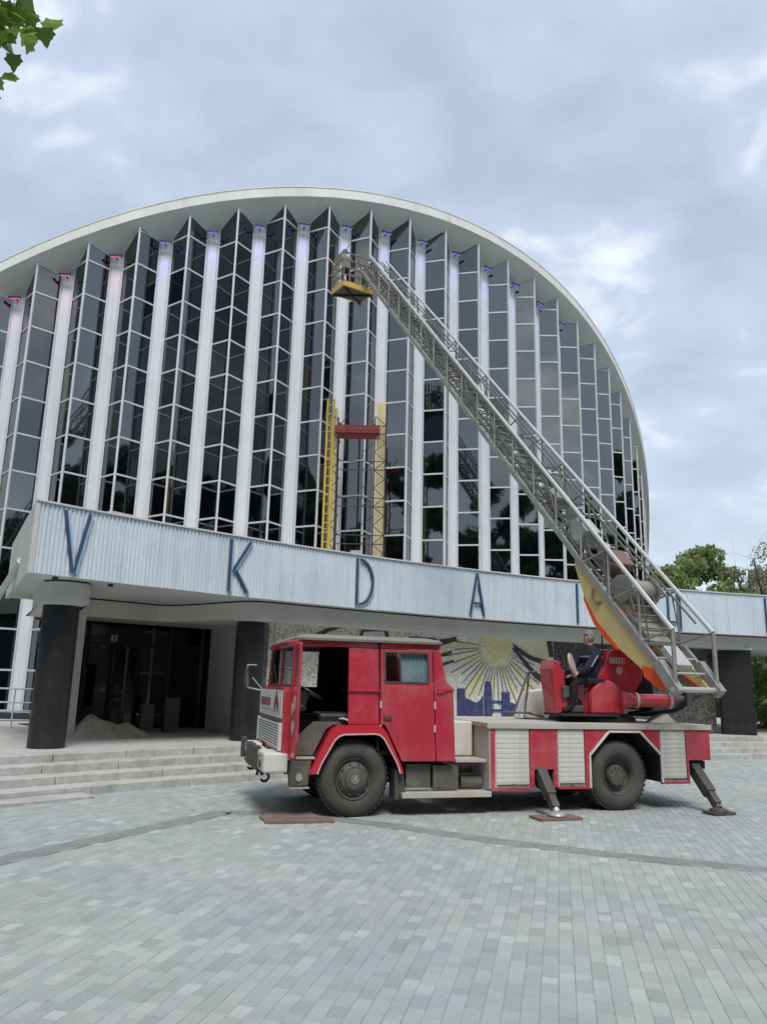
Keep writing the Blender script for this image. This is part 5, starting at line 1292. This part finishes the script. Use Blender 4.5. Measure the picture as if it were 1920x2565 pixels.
def worker():
    c = TO+Matrix.Rotation(TRZ, 3, 'Z') @ Vector((BC.x*KX, BC.y, BC.z)); c = Vector((c.x-.22, c.y-.02, 13.47))
    J = {'pel': (0, 0, .86), 'waist': (0, 0, .98), 'chest': (0, .03, 1.20), 'upper': (0, .06, 1.34), 'neck': (0, .08, 1.42), 'head0': (0, .10, 1.48), 'head1': (0, .11, 1.57), 'head2': (0, .11, 1.63)}
    Rd = {'pel': (.15, .11), 'waist': (.14, .10), 'chest': (.18, .12), 'upper': (.14, .09), 'neck': .05, 'head0': (.066, .075), 'head1': (.078, .09), 'head2': (.055, .06)}
    E = [('pel', 'waist'), ('waist', 'chest'), ('chest', 'upper'), ('upper', 'neck'), ('neck', 'head0'), ('head0', 'head1'), ('head1', 'head2')]
    for s, v in (('l', -1), ('r', 1)):
        J[s+'hip'] = (v*.09, 0, .82); J[s+'knee'] = (v*.10, .03, .45); J[s+'ank'] = (v*.10, -.02, .09); J[s+'toe'] = (v*.12, .14, .045)
        Rd.update({s+'hip': .088, s+'knee': .06, s+'ank': .042, s+'toe': (.042, .034)}); E += [('pel', s+'hip'), (s+'hip', s+'knee'), (s+'knee', s+'ank'), (s+'ank', s+'toe')]
        J[s+'sho'] = (v*.19, .05, 1.31); J[s+'elb'] = (v*.26, .20, 1.10); J[s+'wri'] = (v*.22, .42, 1.18)
        Rd.update({s+'sho': .065, s+'elb': .05, s+'wri': .032}); E += [('upper', s+'sho'), (s+'sho', s+'elb'), (s+'elb', s+'wri')]
        hand(J, E, Rd, s+'wri', J[s+'wri'], (0, 1, .2), (v, 0, 0))
    def fm(q):
        if q.z > 1.43: return 2
        if q.y > .40 and q.z > 1.05: return 2
        if q.z < .10: return 3
        return 1 if q.z < .88 else 0
    b = skin_person('person', J, E, Rd, 'pel', fm, ['palecloth', 'navy', 'skin', 'shoe'], c, .35); b.scale = (.93, .93, .90)
    tag(b, 'person in a pale top standing in the yellow basket at the ladder tip', 'person')
    head(b, (0, .11, 1.56), (0, 1, .2), 'dark_hair')
worker()

# ---------------------------------------------------------------- loose boards, rag, scaffold
def loose():
    c, s = math.cos(TRZ), math.sin(TRZ)
    def w(u, v, z=0): u *= KX; return (TO.x+u*c-v*s, TO.y+u*s+v*c, z)
    def plank(u0, u1, v0, v1, h, lab, m='wood', da=0, name='wooden_plank', grp=None):
        mb = MB(); L = (u1-u0)/2; wd = (v1-v0)/2; mb.box(-L, L, -wd, wd, .004, h)
        for k in (-.6, .6): mb.box(L*k-.012, L*k+.012, -wd*.8, wd*.8, h, h+.003)
        o = mb.build(name, m, bevel=.006); o.location = w((u0+u1)/2, (v0+v1)/2); o.rotation_euler = (0, 0, TRZ+da); tag(o, lab, 'plank', grp)
    G = 'planks by the front wheel'
    plank(-1.25, -.36, -.30, -.06, .034, 'nearest weathered plank lying beside the front wheel', 'wood_red', -.06, grp=G)
    plank(-1.27, -.53, -.03, .20, .036, 'middle weathered plank lying in front of the front tyre', 'wood', .02, grp=G)
    plank(-1.20, -.54, .24, .50, .034, 'farthest weathered plank under the truck bumper', 'wood_red', .03, grp=G)
    plank(2.55, 3.20, -.62, -.30, .036, 'flat worn board under the front outrigger foot', 'wood_red', .04, 'outrigger_board', 'boards under the outrigger feet')
    mb = MB(); mb.box(-.20, .20, -.13, .13, .004, .045); o = mb.build('outrigger_board', 'outrigger', bevel=.008); o.location = w(5.67, -.45); o.rotation_euler = (0, 0, TRZ+.1)
    tag(o, 'dark block under the rear outrigger foot', 'plank', 'boards under the outrigger feet')
    rnd = random.Random(6); mb = MB(); G_ = 9; pts = [(-.13+.26*i/(G_-1), -.09+.18*j/(G_-1), rnd.uniform(0, .07)) for j in range(G_) for i in range(G_)]
    mb.add(pts, [(j*G_+i, j*G_+i+1, (j+1)*G_+i+1, (j+1)*G_+i) for j in range(G_-1) for i in range(G_-1)])
    o = mb.build('rag', 'rag', smooth=True); o.location = w(-.10, .13, 1.25); o.rotation_euler = (.3, 0, TRZ+.3); sm = o.modifiers.new('sub', 'SUBSURF'); sm.levels = 1; sm.render_levels = 2
    tag(o, 'crumpled pink rag on the sill of the open cab', 'rag')
loose()
def scaffold():
    O = (-.9, 23.55, 4.70); root = thing('scaffold_tower', 'narrow scaffold tower with yellow ladder frame and red deck before the glass', 'scaffold', O)
    J = lambda mb, n, m, **k: mb.build(n, m, root, **k)
    zt = 6.05
    # yellow ladder frame at the left
    for x in (-.98, -.78):
        mb = MB(); mb.tube((x, 0, 0), (x, 0, zt), .035, n=8); J(mb, 'ladder_stile', 'scaf_yellow')
    mb = MB(); mb.tube((-.88, .62, 0), (-.88, .62, zt-.4), .03, n=8); J(mb, 'ladder_stile', 'scaf_yellow')
    for k in range(20):
        mb = MB(); mb.tube((-.98, 0, .15+.3*k), (-.78, 0, .15+.3*k), .018, n=6); J(mb, 'ladder_rung', 'scaf_yellow')
    for x, y in ((-.62, 0), (.56, 0), (.92, 0), (.56, .6), (-.62, .6)):
        mb = MB(); mb.tube((x, y, 0), (x, y, zt-.6), .024, n=6); J(mb, 'upright', 'scaf_dark')
    for k in range(9):
        z = .6*k+.1
        for a, b in (((-.78, z), (-.52, z+.3)), ((-.52, z+.3), (-.78, z+.6)), ((.56, z), (.92, z+.3)), ((.92, z+.3), (.56, z+.6))):
            mb = MB(); mb.tube((a[0], -.01, a[1]), (b[0], -.01, b[1]), .014, n=5); J(mb, 'lattice_bar', 'scaf_dark')
        mb = MB(); mb.tube((.2, .02, z), (.56, .02, z+.3), .013, n=5); J(mb, 'lattice_bar', 'scaf_dark')
        if k % 2 == 0:
            for dz in (0, .28): 
                mb = MB(); mb.tube((-.62, 0, z+dz), (.92, 0, z+dz), .016, n=5); J(mb, 'ledger', 'scaf_dark')
    mb = MB(); mb.box(-.72, .72, -.05, .62, 4.92, 5.0); mb.box(-.72, .72, -.06, -.03, 5.0, 5.16); J(mb, 'deck', 'scaf_red')
    for x in (-.7, .7):
        mb = MB(); mb.tube((x, -.04, 4.95), (x*.4, -.04, 5.55), .016, n=5); J(mb, 'guard_bar', 'scaf_red')
    # pale boards covering the lower pier faces
    mb = MB(); mb.box(.62, .90, .18, .22, 0, zt); J(mb, 'cover_board', 'scaf_cream')
    mb = MB(); mb.box(-.76, -.66, .18, .22, 0, zt-.25); J(mb, 'cover_board', 'scaf_cream')
    mb = MB(); mb.box(-.18, .16, -.02, .02, 0, 1.15); mb.box(-.2, .18, -.03, -.015, 1.15, 1.19); o = mb.build('white_board', 'frame_paint'); o.location = (-.82, 23.98, 4.68)
    tag(o, 'pale upright board at the foot of the scaffold behind the canopy', 'board')
scaffold()
